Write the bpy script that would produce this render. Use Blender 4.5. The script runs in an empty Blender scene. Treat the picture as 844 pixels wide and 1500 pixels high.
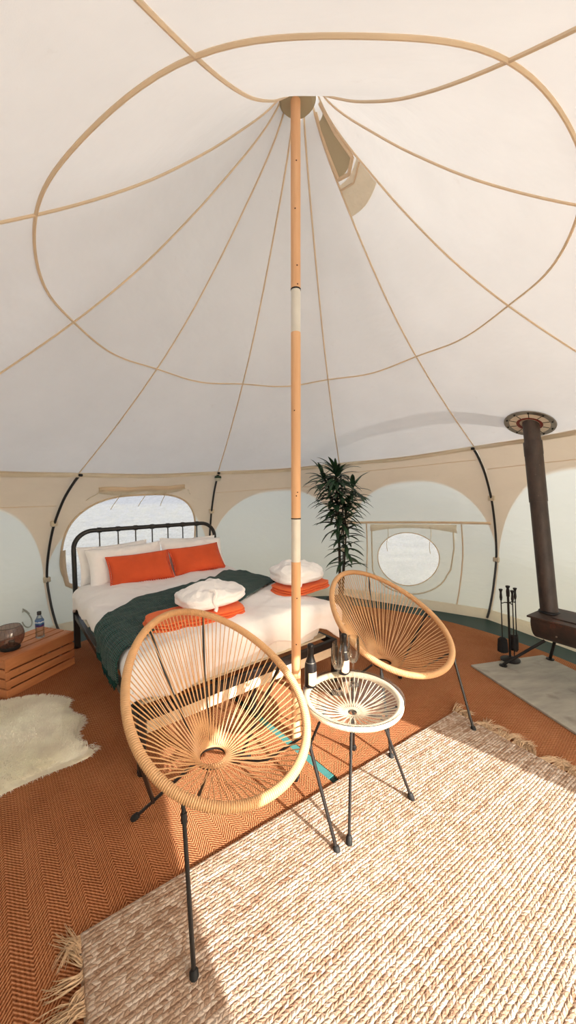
import bpy, bmesh, math, random
from math import sin, cos, pi, radians as R
from mathutils import Vector, Matrix, noise as mn
random.seed(7)
sc = bpy.context.scene
COL = sc.collection

# ------------------------------------------------------------------ helpers
def lin(c):
    return tuple((x/255/12.92 if x/255 <= .04045 else ((x/255+.055)/1.055)**2.4) for x in c)

class MB:
    def __init__(s): s.v=[]; s.f=[]; s.uv=None; s.mi=[]; s.cur=0
    def add(s, vs, fs):
        o=len(s.v); s.v += [tuple(p) for p in vs]; s.f += [tuple(i+o for i in f) for f in fs]; s.mi += [s.cur]*len(fs)
        return s
    def box(s, c, d, rot=None, bev=0):
        x,y,z=d[0]/2,d[1]/2,d[2]/2
        if bev<=0:
            vs=[Vector((a*x,b*y,e*z)) for a in(-1,1) for b in(-1,1) for e in(-1,1)]
            fs=[(0,1,3,2),(4,6,7,5),(0,4,5,1),(2,3,7,6),(0,2,6,4),(1,5,7,3)]
        else:
            b=min(bev,x*.9,y*.9,z*.9); vs=[]; fs=[]; idx={}
            for a in(-1,1):
                for q in(-1,1):
                    for e in(-1,1):
                        for k in range(3):
                            p=[a*x,q*y,e*z]
                            for m in range(3):
                                if m!=k: p[m]-= (a,q,e)[m]*b
                            idx[(a,q,e,k)]=len(vs); vs.append(Vector(p))
            for k in range(3):
                i,j=(k+1)%3,(k+2)%3
                for sg in(-1,1):
                    loop=[]
                    for (p,q) in((-1,-1),(1,-1),(1,1),(-1,1)):
                        t=[0,0,0]; t[k]=sg; t[i]=p; t[j]=q; loop.append(idx[(*t,k)])
                    fs.append(loop if sg>0 else loop[::-1])
                for p in(-1,1):
                    for q in(-1,1):
                        t0=[0,0,0]; t0[i]=p; t0[j]=q; t0[k]=-1; t1=list(t0); t1[k]=1
                        fs.append((idx[(*t0,i)],idx[(*t1,i)],idx[(*t1,j)],idx[(*t0,j)]))
            for a in(-1,1):
                for q in(-1,1):
                    for e in(-1,1): fs.append([idx[(a,q,e,k)] for k in range(3)])
        M=rot if rot is not None else Matrix.Identity(3)
        return s.add([M@v+Vector(c) for v in vs], fs)
    def tube(s, pts, r, n=8, closed=False, caps=True):
        pts=[Vector(p) for p in pts]; N=len(pts)
        rr=r if isinstance(r,(list,tuple)) else [r]*N
        vs=[]; fs=[]; up=None
        for i,p in enumerate(pts):
            if closed: t=pts[(i+1)%N]-pts[i-1]
            else: t=pts[min(i+1,N-1)]-pts[max(i-1,0)]
            if t.length<1e-9: t=Vector((0,0,1))
            t.normalize()
            if up is None:
                a=Vector((0,0,1)) if abs(t.z)<.9 else Vector((1,0,0))
                up=(a-t*a.dot(t)).normalized()
            else:
                up=up-t*up.dot(t)
                up=up.normalized() if up.length>1e-6 else Vector((1,0,0))
            w=t.cross(up)
            for k in range(n):
                q=2*pi*k/n; vs.append(p+(up*cos(q)+w*sin(q))*rr[i])
        m=N if closed else N-1
        for i in range(m):
            for k in range(n):
                a=i*n+k; b=i*n+(k+1)%n; c=((i+1)%N)*n+(k+1)%n; d=((i+1)%N)*n+k
                fs.append((a,b,c,d))
        if caps and not closed:
            fs.append(tuple(range(n))[::-1]); fs.append(tuple((N-1)*n+k for k in range(n)))
        return s.add(vs,fs)
    def lathe(s, prof, c=(0,0,0), n=24, M=None):
        vs=[]; fs=[]; c=Vector(c); m=len(prof)
        for r,z in prof:
            for k in range(n):
                q=2*pi*k/n; p=Vector((r*cos(q),r*sin(q),z))
                vs.append((M@p if M is not None else p)+c)
        for i in range(m-1):
            for k in range(n): fs.append((i*n+k,i*n+(k+1)%n,(i+1)*n+(k+1)%n,(i+1)*n+k))
        if prof[0][0]>1e-5: fs.append(tuple(range(n))[::-1])
        if prof[-1][0]>1e-5: fs.append(tuple((m-1)*n+k for k in range(n)))
        return s.add(vs,fs)
    def grid(s, f, nu, nv, wrap=False):
        vs=[f(i/nu,j/nv) for j in range(nv+1) for i in range(nu+(0 if wrap else 1))]
        w=nu if wrap else nu+1
        fs=[]
        for j in range(nv):
            for i in range(nu):
                fs.append((j*w+i,j*w+(i+1)%w,(j+1)*w+(i+1)%w,(j+1)*w+i))
        return s.add(vs,fs)
    def poly(s, pts, z0, z1):
        n=len(pts); vs=[(x,y,z0) for x,y in pts]+[(x,y,z1) for x,y in pts]
        return s.add(vs,[tuple(range(n))[::-1],tuple(range(n,2*n))]+[(i,(i+1)%n,n+(i+1)%n,n+i) for i in range(n)])
    def build(s, name, mats, parent=None, smooth=True, label=None):
        me=bpy.data.meshes.new(name); me.from_pydata(s.v,[],s.f); me.update()
        if not isinstance(mats,(list,tuple)): mats=[mats]
        for m in mats: me.materials.append(m)
        if len(mats)>1: me.polygons.foreach_set('material_index', s.mi)
        if any(m in GLASSY for m in mats):
            b_=bmesh.new(); b_.from_mesh(me); bmesh.ops.recalc_face_normals(b_,faces=b_.faces); b_.to_mesh(me); b_.free()
        if smooth:
            me.polygons.foreach_set('use_smooth',[True]*len(me.polygons))
            try: me.set_sharp_from_angle(angle=R(38 if smooth is True else smooth))
            except Exception: pass
        if s.uv:
            l=me.uv_layers.new(name='UVMap')
            for lp in me.loops: l.data[lp.index].uv=s.uv[lp.vertex_index]
        o=bpy.data.objects.new(name,me); COL.objects.link(o)
        if parent is not None: o.parent=parent
        if label: o['label']=label
        return o

def tag(o,label=None,cat=None,group=None,kind=None):
    if label: o['label']=label
    if cat: o['category']=cat
    if group: o['group']=group
    if kind: o['kind']=kind
    return o
def empty(name,loc=(0,0,0),rz=0,label=None,cat=None,group=None):
    o=bpy.data.objects.new(name,None); COL.objects.link(o); o.location=loc; o.rotation_euler=(0,0,rz)
    o.empty_display_size=.1
    return tag(o,label,cat,group)
def solidify(o,t,off=-1):
    m=o.modifiers.new('Thickness','SOLIDIFY'); m.thickness=t; m.offset=off; return o
def subsurf(o,n=1):
    m=o.modifiers.new('Smooth','SUBSURF'); m.levels=n; m.render_levels=n; return o
def nz(x,y,z=0,s=1): return mn.noise(Vector((x*s,y*s,z*s)))
def interp(x,xs,ys):
    if x<=xs[0]: return ys[0]
    for i in range(1,len(xs)):
        if x<=xs[i]:
            t=(x-xs[i-1])/(xs[i]-xs[i-1]); return ys[i-1]+(ys[i]-ys[i-1])*t
    return ys[-1]
def spline(xs,ys):
    # monotone-ish catmull interpolation through points
    n=len(xs); m=[]
    for i in range(n):
        a=max(i-1,0); b=min(i+1,n-1); m.append((ys[b]-ys[a])/(xs[b]-xs[a]))
    def f(x):
        if x<=xs[0]: return ys[0]+m[0]*(x-xs[0])*0
        if x>=xs[-1]: return ys[-1]
        for i in range(1,n):
            if x<=xs[i]:
                h=xs[i]-xs[i-1]; t=(x-xs[i-1])/h
                return (2*t**3-3*t*t+1)*ys[i-1]+(t**3-2*t*t+t)*h*m[i-1]+(-2*t**3+3*t*t)*ys[i]+(t**3-t*t)*h*m[i]
    return f

# ------------------------------------------------------------------ materials
class NT:
    def __init__(s,name):
        s.m=bpy.data.materials.new(name); s.m.use_nodes=True; s.t=s.m.node_tree; s.n=s.t.nodes; s.n.clear()
        s.out=s.n.new('ShaderNodeOutputMaterial')
    def N(s,typ,**k):
        x=s.n.new(typ)
        for a,b in k.items():
            if a.startswith('_'): setattr(x,a[1:],b)
            else:
                key=a.replace('__',' ')
                s.set(x.inputs[key],b)
        return x
    def set(s,sock,b):
        if isinstance(b,bpy.types.NodeSocket): s.t.links.new(b,sock)
        else: sock.default_value=b
    def L(s,a,b): s.t.links.new(a,b)
    def math(s,op,a,b=None,c=None,clamp=False):
        x=s.n.new('ShaderNodeMath'); x.operation=op; x.use_clamp=clamp
        for i,v in enumerate((a,b,c)):
            if v is not None: s.set(x.inputs[i],v)
        return x.outputs[0]
    def mix(s,f,a,b,mode='MIX'):
        x=s.n.new('ShaderNodeMix'); x.data_type='RGBA'; x.blend_type=mode
        s.set(x.inputs[0],f); s.set(x.inputs[6],a if not isinstance(a,tuple) else (*a,1)[:4]); s.set(x.inputs[7],b if not isinstance(b,tuple) else (*b,1)[:4])
        return x.outputs[2]
    def coord(s,kind='Object',scale=(1,1,1),rot=(0,0,0),loc=(0,0,0)):
        t=s.n.new('ShaderNodeTexCoord'); mp=s.n.new('ShaderNodeMapping')
        mp.inputs['Scale'].default_value=scale; mp.inputs['Rotation'].default_value=rot; mp.inputs['Location'].default_value=loc
        s.L(t.outputs[kind],mp.inputs[0]); return mp.outputs[0]
    def noise(s,vec,scale,detail=3,rough=.5,out=0):
        x=s.N('ShaderNodeTexNoise',Scale=scale,Detail=detail,Roughness=rough); s.L(vec,x.inputs['Vector']); return x.outputs[out]
    def ramp(s,fac,stops):
        x=s.n.new('ShaderNodeValToRGB'); cr=x.color_ramp
        while len(cr.elements)<len(stops): cr.elements.new(.5)
        for e,(p,c) in zip(cr.elements,stops): e.position=p; e.color=(*c,1)[:4]
        s.L(fac,x.inputs[0]); return x.outputs[0]
    def bump(s,h,strength,dist=.01):
        x=s.N('ShaderNodeBump',Strength=strength,Distance=dist); s.L(h,x.inputs['Height']); return x.outputs[0]
    def bsdf(s,**k):
        b=s.n.new('ShaderNodeBsdfPrincipled')
        for a,v in k.items(): s.set(b.inputs[a.replace('__',' ')],v if not (isinstance(v,tuple) and len(v)==3 and 'Color' in a) else (*v,1))
        return b
    def done(s,sh): s.L(sh,s.out.inputs[0]); return s.m

def plain(name,rgb,rough=.6,metal=0,var=.08,nscale=12,bump=0,bscale=60,spec=.4,sheen=0):
    t=NT(name); v=t.coord('Object'); c=lin(rgb)
    n=t.noise(v,nscale,4)
    col=t.ramp(n,[(.3,tuple(x*(1-var) for x in c)),(.7,tuple(min(1,x*(1+var)) for x in c))])
    b=t.bsdf(Roughness=rough,Metallic=metal); t.L(col,b.inputs['Base Color']); b.inputs['Specular IOR Level'].default_value=spec
    if sheen: b.inputs['Sheen Weight'].default_value=sheen
    if bump: t.L(t.bump(t.noise(v,bscale,3),bump,.004),b.inputs['Normal'])
    return t.done(b.outputs[0])

def cloth(name,rgb,transl=0,bump=.25,bscale=14,weave=0,var=.05):
    t=NT(name); v=t.coord('Object'); c=lin(rgb)
    col=t.ramp(t.noise(v,3,4),[(.3,tuple(x*(1-var) for x in c)),(.7,tuple(min(1,x*(1+var)) for x in c))])
    h=t.noise(v,bscale,4,.55)
    nb=t.bump(h,bump,.02)
    if weave:
        h2=t.noise(v,weave,2); b2=t.N('ShaderNodeBump',Strength=.25,Distance=.003); t.L(h2,b2.inputs['Height']); t.L(nb,b2.inputs['Normal']); nb=b2.outputs[0]
    d=t.bsdf(Roughness=.9); t.L(col,d.inputs['Base Color']); t.L(nb,d.inputs['Normal']); d.inputs['Specular IOR Level'].default_value=.15; d.inputs['Sheen Weight'].default_value=.1
    if not transl: return t.done(d.outputs[0])
    tr=t.N('ShaderNodeBsdfTranslucent'); t.L(col,tr.inputs[0]); t.L(nb,tr.inputs['Normal'])
    mx=t.N('ShaderNodeMixShader',Fac=transl); t.L(d.outputs[0],mx.inputs[1]); t.L(tr.outputs[0],mx.inputs[2])
    return t.done(mx.outputs[0])

CANVAS_T=.128
def canvas(name,rgb,zone=None,transl=CANVAS_T):
    t=NT(name); v=t.coord('Object'); c=lin(rgb)
    n1=t.noise(v,1.6,5,.6)
    base=t.ramp(n1,[(.3,tuple(x*.95 for x in c)),(.7,tuple(min(1,x*1.03) for x in c))])
    # faint stains
    st=t.noise(v,7,5,.7)
    base=t.mix(t.math('MULTIPLY',t.math('SUBTRACT',st,.66,clamp=True),1.2,clamp=True),base,lin((150,130,105)))
    fac=transl
    if zone:
        uv=t.N('ShaderNodeTexCoord').outputs['UV']; sp=t.N('ShaderNodeSeparateXYZ'); t.L(uv,sp.inputs[0])
        a=t.math('ABSOLUTE',sp.outputs[0])                      # |az offset|/18
        inner=t.math('SUBTRACT',1,t.math('POWER',a,2.5),clamp=True)
        top=t.math('ADD',t.math('MULTIPLY',t.math('POWER',inner,.4),1.14),.4)
        m=t.math('MULTIPLY_ADD',t.math('SUBTRACT',top,sp.outputs[1]),28,.5,clamp=True)
        m=t.math('MULTIPLY',m,t.math('LESS_THAN',a,.985))
        base=t.mix(m,base,tuple(min(1,x) for x in lin(zone)))
        fac=t.math('MULTIPLY_ADD',m,.12,transl-.06)
    h=t.noise(t.coord('Object',scale=(1,1,2.2)),3.2,3,.5)
    nb=t.bump(h,.25,.06)
    b2=t.N('ShaderNodeBump',Strength=.12,Distance=.002); t.L(t.noise(v,350,2),b2.inputs['Height']); t.L(nb,b2.inputs['Normal']); nb=b2.outputs[0]
    d=t.N('ShaderNodeBsdfDiffuse'); t.L(base,d.inputs[0]); t.L(nb,d.inputs['Normal'])
    tr=t.N('ShaderNodeBsdfTranslucent'); t.L(base,tr.inputs[0]); t.L(nb,tr.inputs['Normal'])
    mx=t.N('ShaderNodeMixShader'); t.set(mx.inputs[0],fac); t.L(d.outputs[0],mx.inputs[1]); t.L(tr.outputs[0],mx.inputs[2])
    return t.done(mx.outputs[0])

M={}
GLASSY=[]
M['roof']=canvas('RoofCanvas',(208,207,205))
M['wall']=canvas('WallCanvas',(226,212,192),zone=(202,205,199))
M['tape']=cloth('SeamTape',(238,220,194),transl=.3,bump=.1)
M['hem']=cloth('HemCanvas',(236,226,206),transl=.35,bump=.5,bscale=20)
M['loop']=cloth('LoopCanvas',(226,212,188),transl=.2,bump=.1)
M['black']=plain('BlackMetal',(26,24,24),rough=.38,var=.15,spec=.5)
M['blacksteel']=plain('BlackSteel',(34,30,29),rough=.5,metal=.3,var=.3,nscale=9)
M['rubber']=plain('BlackRubber',(20,20,20),rough=.7)
M['white']=cloth('WhiteCotton',(246,244,244),bump=.8,bscale=7,var=.02)
M['sheet']=cloth('BaseSheet',(238,234,228),bump=.3,bscale=10,var=.03)
M['robe']=cloth('WhiteTowelling',(248,246,246),bump=.4,bscale=30,weave=260,var=.02)
M['orange']=cloth('OrangeVelvet',(216,90,52),bump=.3,bscale=7,var=.15,weave=0)
M['towel']=cloth('OrangeTowelling',(236,116,66),bump=.3,bscale=30,weave=240,var=.06)
M['satin']=cloth('SatinRibbon',(240,238,240),bump=.1)
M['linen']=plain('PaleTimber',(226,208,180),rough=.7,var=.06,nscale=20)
M['label_cream']=plain('CreamLabel',(238,196,160),rough=.5,var=.04)
M['foil']=plain('BlackFoil',(30,27,28),rough=.35,metal=.2,var=.2,nscale=50)
M['steel']=plain('BrushedSteel',(150,142,132),rough=.4,metal=.8,var=.15)
M['gauze']=plain('FlueGasket',(225,210,190),rough=.8)
M['redsilicone']=plain('RedSilicone',(120,42,30),rough=.6)
M['bottlecap']=plain('BottleCap',(40,42,46),rough=.5)
M['stone']=plain('PlantPot',(70,66,62),rough=.8,bump=.3)
M['soil']=plain('PottingSoil',(48,36,28),rough=1,bump=.8)
M['brush']=plain('BlackBristle',(22,20,20),rough=.9,bump=.6,bscale=200)
M['wax']=plain('DarkCandle',(40,24,20),rough=.6)
M['reed']=plain('BlackReed',(34,26,24),rough=.8)

def glass(name,tint=(250,250,248),edge=(150,150,145),gloss=.5):
    # thin clear glass: see-through face on, tinted and mirror-like at grazing angles
    t=NT(name); lw=t.N('ShaderNodeLayerWeight',Blend=.35)
    n=t.noise(t.coord('Object'),40,2)
    col=t.mix(t.math('POWER',lw.outputs['Facing'],2.2),lin(tint),lin(edge))
    tr=t.N('ShaderNodeBsdfTransparent'); t.L(col,tr.inputs[0])
    g=t.N('ShaderNodeBsdfGlossy'); t.L(t.math('MULTIPLY_ADD',n,.03,.01),g.inputs['Roughness'])
    fr=t.N('ShaderNodeFresnel',IOR=1.45)
    m=t.N('ShaderNodeMixShader'); t.L(t.math('MULTIPLY',fr.outputs[0],gloss,clamp=True),m.inputs[0]); t.L(tr.outputs[0],m.inputs[1]); t.L(g.outputs[0],m.inputs[2])
    return t.done(m.outputs[0])
M['glass']=glass('ClearGlass',edge=(236,236,232),gloss=.7)
M['tableglass']=glass('TableGlass',(252,253,252),(244,246,244),.3)
M['pet']=glass('ClearPlastic',(240,244,244),(150,160,165),.6)
# smoked thin glass bowl: thin wall, so a tinted see-through pane with gloss
def thin(name,rgb,op,gl=.08):
    t=NT(name); tr=t.N('ShaderNodeBsdfTransparent'); tr.inputs[0].default_value=(*lin(rgb),1)
    df=t.N('ShaderNodeBsdfDiffuse'); df.inputs[0].default_value=(*lin(rgb),1)
    g=t.N('ShaderNodeBsdfGlossy',Roughness=.06)
    n=t.noise(t.coord('Object'),25,3)
    m1=t.N('ShaderNodeMixShader'); t.set(m1.inputs[0],t.math('MULTIPLY_ADD',n,.1,op-.05)); t.L(tr.outputs[0],m1.inputs[1]); t.L(df.outputs[0],m1.inputs[2])
    m2=t.N('ShaderNodeMixShader',Fac=gl); t.L(m1.outputs[0],m2.inputs[1]); t.L(g.outputs[0],m2.inputs[2])
    return t.done(m2.outputs[0])
M['smoke']=thin('SmokedGlass',(196,172,162),.10,.1)

GLASSY += [M['glass'],M['pet'],M['tableglass']]
def pane_mat():
    t=NT('CloudyPVC'); v=t.coord('Object')
    n=t.noise(v,9,6,.72); n2=t.noise(t.coord('Object',scale=(1,1,3)),22,5,.7)
    f=t.math('ADD',t.math('MULTIPLY',n,.6),t.math('MULTIPLY',n2,.4))
    fac=t.math('MULTIPLY_ADD',t.math('SUBTRACT',f,.5),2.0,.60,clamp=True)
    tp=t.N('ShaderNodeBsdfTransparent'); tp.inputs[0].default_value=(.27,.285,.31,1)
    tr=t.N('ShaderNodeBsdfTranslucent'); tr.inputs[0].default_value=(.36,.365,.385,1)
    df=t.N('ShaderNodeBsdfDiffuse'); df.inputs[0].default_value=(.85,.85,.88,1)
    a=t.N('ShaderNodeMixShader',Fac=.35); t.L(tr.outputs[0],a.inputs[1]); t.L(df.outputs[0],a.inputs[2])
    b=t.N('ShaderNodeMixShader'); t.L(fac,b.inputs[0]); t.L(tp.outputs[0],b.inputs[1]); t.L(a.outputs[0],b.inputs[2])
    return t.done(b.outputs[0])
M['pane']=pane_mat()
def mesh_mat():
    t=NT('VentMesh'); df=t.N('ShaderNodeBsdfDiffuse'); df.inputs[0].default_value=(*lin((190,178,150)),1)
    tr=t.N('ShaderNodeBsdfTranslucent'); tr.inputs[0].default_value=(*lin((190,178,150)),1)
    n=t.noise(t.coord('Object'),300,2); m=t.N('ShaderNodeMixShader'); t.set(m.inputs[0],t.math('MULTIPLY',n,.4)); t.L(df.outputs[0],m.inputs[1]); t.L(tr.outputs[0],m.inputs[2])
    return t.done(m.outputs[0])
M['mesh']=mesh_mat()

def wood(name,c1,c2,scale=(1,1,10),knots=False,rough=.55):
    t=NT(name); v=t.coord('Object',scale=scale)
    n=t.noise(v,3,6,.6); col=t.ramp(n,[(.25,lin(c1)),(.75,lin(c2))])
    if knots:
        vo=t.N('ShaderNodeTexVoronoi',Scale=6.5); t.L(t.coord('Object',scale=(1,1,.8)),vo.inputs['Vector'])
        k=t.math('SUBTRACT',1,t.math('MULTIPLY',vo.outputs['Distance'],7.5),clamp=True)
        col=t.mix(t.math('MULTIPLY',k,.8),col,lin((70,34,18)))
    b=t.bsdf(Roughness=rough); t.L(col,b.inputs['Base Color']); t.L(t.bump(n,.15,.004),b.inputs['Normal'])
    return t.done(b.outputs[0])
M['pole']=wood('PinePole',(222,164,116),(240,194,148),(6,6,.5),knots=False)
M['polepaint']=plain('WhiteSleeve',(226,220,208),rough=.45,var=.05)
M['polebare']=plain('BareWood',(250,226,198),rough=.7,var=.05)
M['knot']=plain('WoodKnot',(96,52,30),rough=.7)
M['crate']=wood('CratePine',(176,106,66),(214,146,96),(1,1,6),knots=True)
M['cane']=plain('CaneCord',(210,166,120),rough=.45,var=.06,nscale=30,spec=.4)
M['canewhite']=plain('PaleCord',(246,230,206),rough=.45,var=.04,nscale=30,spec=.4)

def coir(name,rot):
    t=NT(name); v=t.coord('Object',rot=(0,0,rot)); sp=t.N('ShaderNodeSeparateXYZ'); t.L(v,sp.inputs[0])
    wv=t.noise(v,14,2,.5); 
    pp=t.math('PINGPONG',sp.outputs[0],.055)
    ph=t.math('ADD',t.math('MULTIPLY_ADD',pp,1.15,sp.outputs[1]),t.math('MULTIPLY',wv,.008))
    wave=t.math('SINE',t.math('MULTIPLY',ph,2*pi/.0135))
    col_e=t.math('SINE',t.math('MULTIPLY',sp.outputs[0],2*pi/.012))
    fib=t.noise(v,260,3,.7); big=t.noise(v,2.2,3)
    h=t.math('ADD',t.math('MULTIPLY',wave,.35),t.math('MULTIPLY',fib,1.0))
    h=t.math('ADD',h,t.math('MULTIPLY',col_e,.08))
    f=t.math('MULTIPLY_ADD',h,.62,.14)
    f=t.math('ADD',f,t.math('MULTIPLY_ADD',big,.3,-.15))
    col=t.ramp(f,[(.1,lin((76,34,16))),(.45,lin((170,102,62))),(.85,lin((230,172,126)))])
    b=t.bsdf(Roughness=.95); b.inputs['Specular IOR Level'].default_value=.1; t.L(col,b.inputs['Base Color']); t.L(t.bump(h,.8,.006),b.inputs['Normal'])
    return t.done(b.outputs[0])
M['coir']=coir('CoirHerringbone',R(-40.3)); M['coir2']=coir('CoirHerringboneB',R(48))

def jute():
    t=NT('BraidedJute'); v=t.coord('Object'); sp=t.N('ShaderNodeSeparateXYZ'); t.L(v,sp.inputs[0])
    warp=t.noise(v,5,2); 
    y=t.math('ADD',sp.outputs[1],t.math('ADD',t.math('MULTIPLY',warp,.012),t.math('MULTIPLY',t.noise(v,75,2),.0085)))
    ROW=.0130
    row=t.math('FLOOR',t.math('DIVIDE',y,ROW)); fy=t.math('FRACT',t.math('DIVIDE',y,ROW))
    wn=t.N('ShaderNodeTexWhiteNoise',_noise_dimensions='1D'); t.L(row,wn.inputs['W'])
    x=t.math('ADD',sp.outputs[0],t.math('MULTIPLY',wn.outputs['Value'],.3))
    x=t.math('ADD',x,t.math('MULTIPLY',t.noise(v,48,3,.7),.030))
    odd=t.math('MULTIPLY_ADD',t.math('MODULO',t.math('ABSOLUTE',row),2),2,-1)
    ph=t.math('DIVIDE',t.math('ADD',x,t.math('MULTIPLY',t.math('MULTIPLY',fy,odd),.0075)),.0165)
    fx=t.math('FRACT',ph); cell=t.math('FLOOR',ph); side=odd
    bx=t.math('SINE',t.math('MULTIPLY',fx,pi)); by=t.math('SINE',t.math('MULTIPLY',fy,pi))
    h=t.math('MULTIPLY',t.math('POWER',bx,.5),t.math('POWER',by,.7))
    cid=t.N('ShaderNodeTexWhiteNoise',_noise_dimensions='3D'); cv=t.N('ShaderNodeCombineXYZ'); t.L(cell,cv.inputs[0]); t.L(row,cv.inputs[1]); t.L(side,cv.inputs[2]); t.L(cv.outputs[0],cid.inputs['Vector'])
    rnd=cid.outputs['Value']
    rowc=t.noise(t.coord('Object',scale=(.7,40,1)),1.2,3,.6)
    fib=t.noise(t.coord('Object',scale=(1,1,1)),420,2,.6)
    f=t.math('ADD',t.math('MULTIPLY',rnd,.36),t.math('MULTIPLY',rowc,.85))
    f=t.math('ADD',f,t.math('MULTIPLY',fib,.25)); f=t.math('SUBTRACT',f,.28)
    col=t.ramp(f,[(.1,lin((130,96,74))),(.4,lin((172,146,124))),(.75,lin((214,198,182)))])
    gap=t.math('SUBTRACT',1,t.math('MULTIPLY',h,1.9),clamp=True)
    col=t.mix(t.math('MULTIPLY',gap,.42),col,lin((134,86,52)))
    hh=t.math('ADD',h,t.math('MULTIPLY',fib,.25)); hh=t.math('ADD',hh,t.math('MULTIPLY',rnd,.35))
    b=t.bsdf(Roughness=.9); b.inputs['Specular IOR Level'].default_value=.15; t.L(col,b.inputs['Base Color']); t.L(t.bump(hh,.6,.007),b.inputs['Normal'])
    return t.done(b.outputs[0])
M['jute']=jute()
M['fringe']=plain('JuteFringe',(198,168,134),rough=.9,var=.2,nscale=60)
M['fur']=plain('SheepFleece',(250,242,224),rough=.95,var=.1,nscale=9,sheen=.3)
def knit():
    t=NT('GreenKnit'); v=t.coord('UV'); sp=t.N('ShaderNodeSeparateXYZ'); t.L(v,sp.inputs[0])
    a=t.math('SINE',t.math('MULTIPLY',sp.outputs[0],2*pi/.022)); b_=t.math('SINE',t.math('MULTIPLY',sp.outputs[1],2*pi/.016))
    h=t.math('ADD',t.math('ABSOLUTE',a),t.math('MULTIPLY',b_,.35)); h=t.math('ADD',h,t.noise(t.coord('Object'),60,3))
    col=t.ramp(t.math('MULTIPLY',h,.5),[(.15,lin((6,30,30))),(.6,lin((16,66,62))),(.95,lin((30,92,84)))])
    b=t.bsdf(Roughness=.95); b.inputs['Sheen Weight'].default_value=.15; t.L(col,b.inputs['Base Color']); t.L(t.bump(h,.8,.008),b.inputs['Normal'])
    return t.done(b.outputs[0])
M['knit']=knit()
M['greenyarn']=plain('GreenYarn',(14,60,56),rough=.95,var=.3,nscale=40)
M['groundsheet']=plain('GreenGroundsheet',(8,50,46),rough=.45,var=.1,nscale=8,bump=.15)
def slab():
    t=NT('FibreCementBoard'); v=t.coord('Object'); n=t.noise(t.coord('Object',scale=(1,4,1)),3,6,.65)
    col=t.ramp(n,[(.25,lin((140,136,126))),(.6,lin((170,164,150))),(.85,lin((188,182,168)))])
    st=t.noise(v,5,3,.5); col=t.mix(t.math('MULTIPLY',t.math('SUBTRACT',st,.62,clamp=True),4,clamp=True),col,lin((92,82,70)))
    b=t.bsdf(Roughness=.7); t.L(col,b.inputs['Base Color']); t.L(t.bump(n,.1,.003),b.inputs['Normal']); return t.done(b.outputs[0])
M['board']=slab()
def rust():
    t=NT('SootedSteel'); v=t.coord('Object'); n=t.noise(v,6,6,.7)
    col=t.ramp(n,[(.35,lin((50,42,38))),(.58,lin((70,52,44))),(.75,lin((120,62,44)))])
    b=t.bsdf(Roughness=.55,Metallic=.25); t.L(col,b.inputs['Base Color']); t.L(t.bump(n,.15,.003),b.inputs['Normal']); return t.done(b.outputs[0])
M['stove']=rust()
def flue():
    t=NT('FlueSteel'); v=t.coord('Object',scale=(2,2,.6)); n=t.noise(v,5,6,.7)
    sp=t.noise(t.coord('Object'),30,3,.7)
    col=t.ramp(n,[(.3,lin((52,44,41))),(.55,lin((78,66,60))),(.8,lin((96,76,66)))])
    col=t.mix(t.math('MULTIPLY',t.math('SUBTRACT',sp,.68,clamp=True),5,clamp=True),col,lin((150,132,120)))
    b=t.bsdf(Roughness=.5,Metallic=.3); t.L(col,b.inputs['Base Color']); return t.done(b.outputs[0])
M['flue']=flue()
def leafm():
    t=NT('PalmLeaf'); n=t.noise(t.coord('Object'),9,3); col=t.ramp(n,[(.3,lin((22,38,28))),(.7,lin((52,82,54)))])
    b=t.bsdf(Roughness=.42); t.L(col,b.inputs['Base Color']); return t.done(b.outputs[0])
M['leaf']=leafm()
M['trunk']=plain('PalmStem',(58,50,38),rough=.85,bump=.5)
M['grass']=plain('DryGrassField',(196,190,168),rough=1,var=.25,nscale=1.2,bump=.6,bscale=9)
def blabel():
    t=NT('BottleLabel'); g=t.N('ShaderNodeTexCoord'); sp=t.N('ShaderNodeSeparateXYZ'); t.L(g.outputs['Generated'],sp.inputs[0])
    n=t.noise(g.outputs['Generated'],4,2)
    f=t.math('ADD',sp.outputs[2],t.math('MULTIPLY_ADD',n,.4,-.2))
    col=t.ramp(f,[(.0,lin((120,40,110))),(.28,lin((44,60,120))),(.5,lin((60,120,170))),(.68,lin((230,235,240))),(.8,lin((70,110,165)))])
    b=t.bsdf(Roughness=.4); t.L(col,b.inputs['Base Color']); return t.done(b.outputs[0])
M['blabel']=blabel()

# ------------------------------------------------------------------ tent geometry
CX,CY=.078,2.127
WZ=[0,.1,.35,.7,1.2,1.54,1.72,1.83]; WR=[2.90,2.98,3.08,3.13,2.98,2.75,2.55,2.38]
wallR=spline(WZ,WR)
RR=[.085,.15,.25,.4,.6,.9,1.255,1.8,2.40]; RZ=[3.70,3.57,3.432,3.262,3.05,2.77,2.50,2.155,1.82]
roofZ=spline(RR,RZ)
SEAM0=13.5
def lean(x,y,z): return (.072*(x-CX)-.023*(y-CY))*max(0,z)/1.83 if z<1.83 else (.072*(x-CX)-.023*(y-CY))
def saw(az):       # 0 on a seam, 1 mid panel
    u=((az-SEAM0)/36)%1; return sin(pi*u)**2
def W(az,z,off=0.0):
    u_=((az-SEAM0)/36)%1; ch=4*u_*(1-u_); f_=max(0,1-z/.8)**2
    r=wallR(z)-(.14*f_+.035*(1-f_))*ch+off
    a=R(az); x=CX+sin(a)*r; y=CY+cos(a)*r
    return Vector((x,y,z+lean(x,y,z)-.012*saw(az)*max(0,(z-1.5)/.33)))
def RF(az,r,off=0.0):
    z=roofZ(r)+off-.02*saw(az)*sin(pi*min(1,r/2.4))
    a=R(az); x=CX+sin(a)*r; y=CY+cos(a)*r
    return Vector((x,y,z+lean(x,y,3)-.012*saw(az)*(r/2.4)**3))

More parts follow.
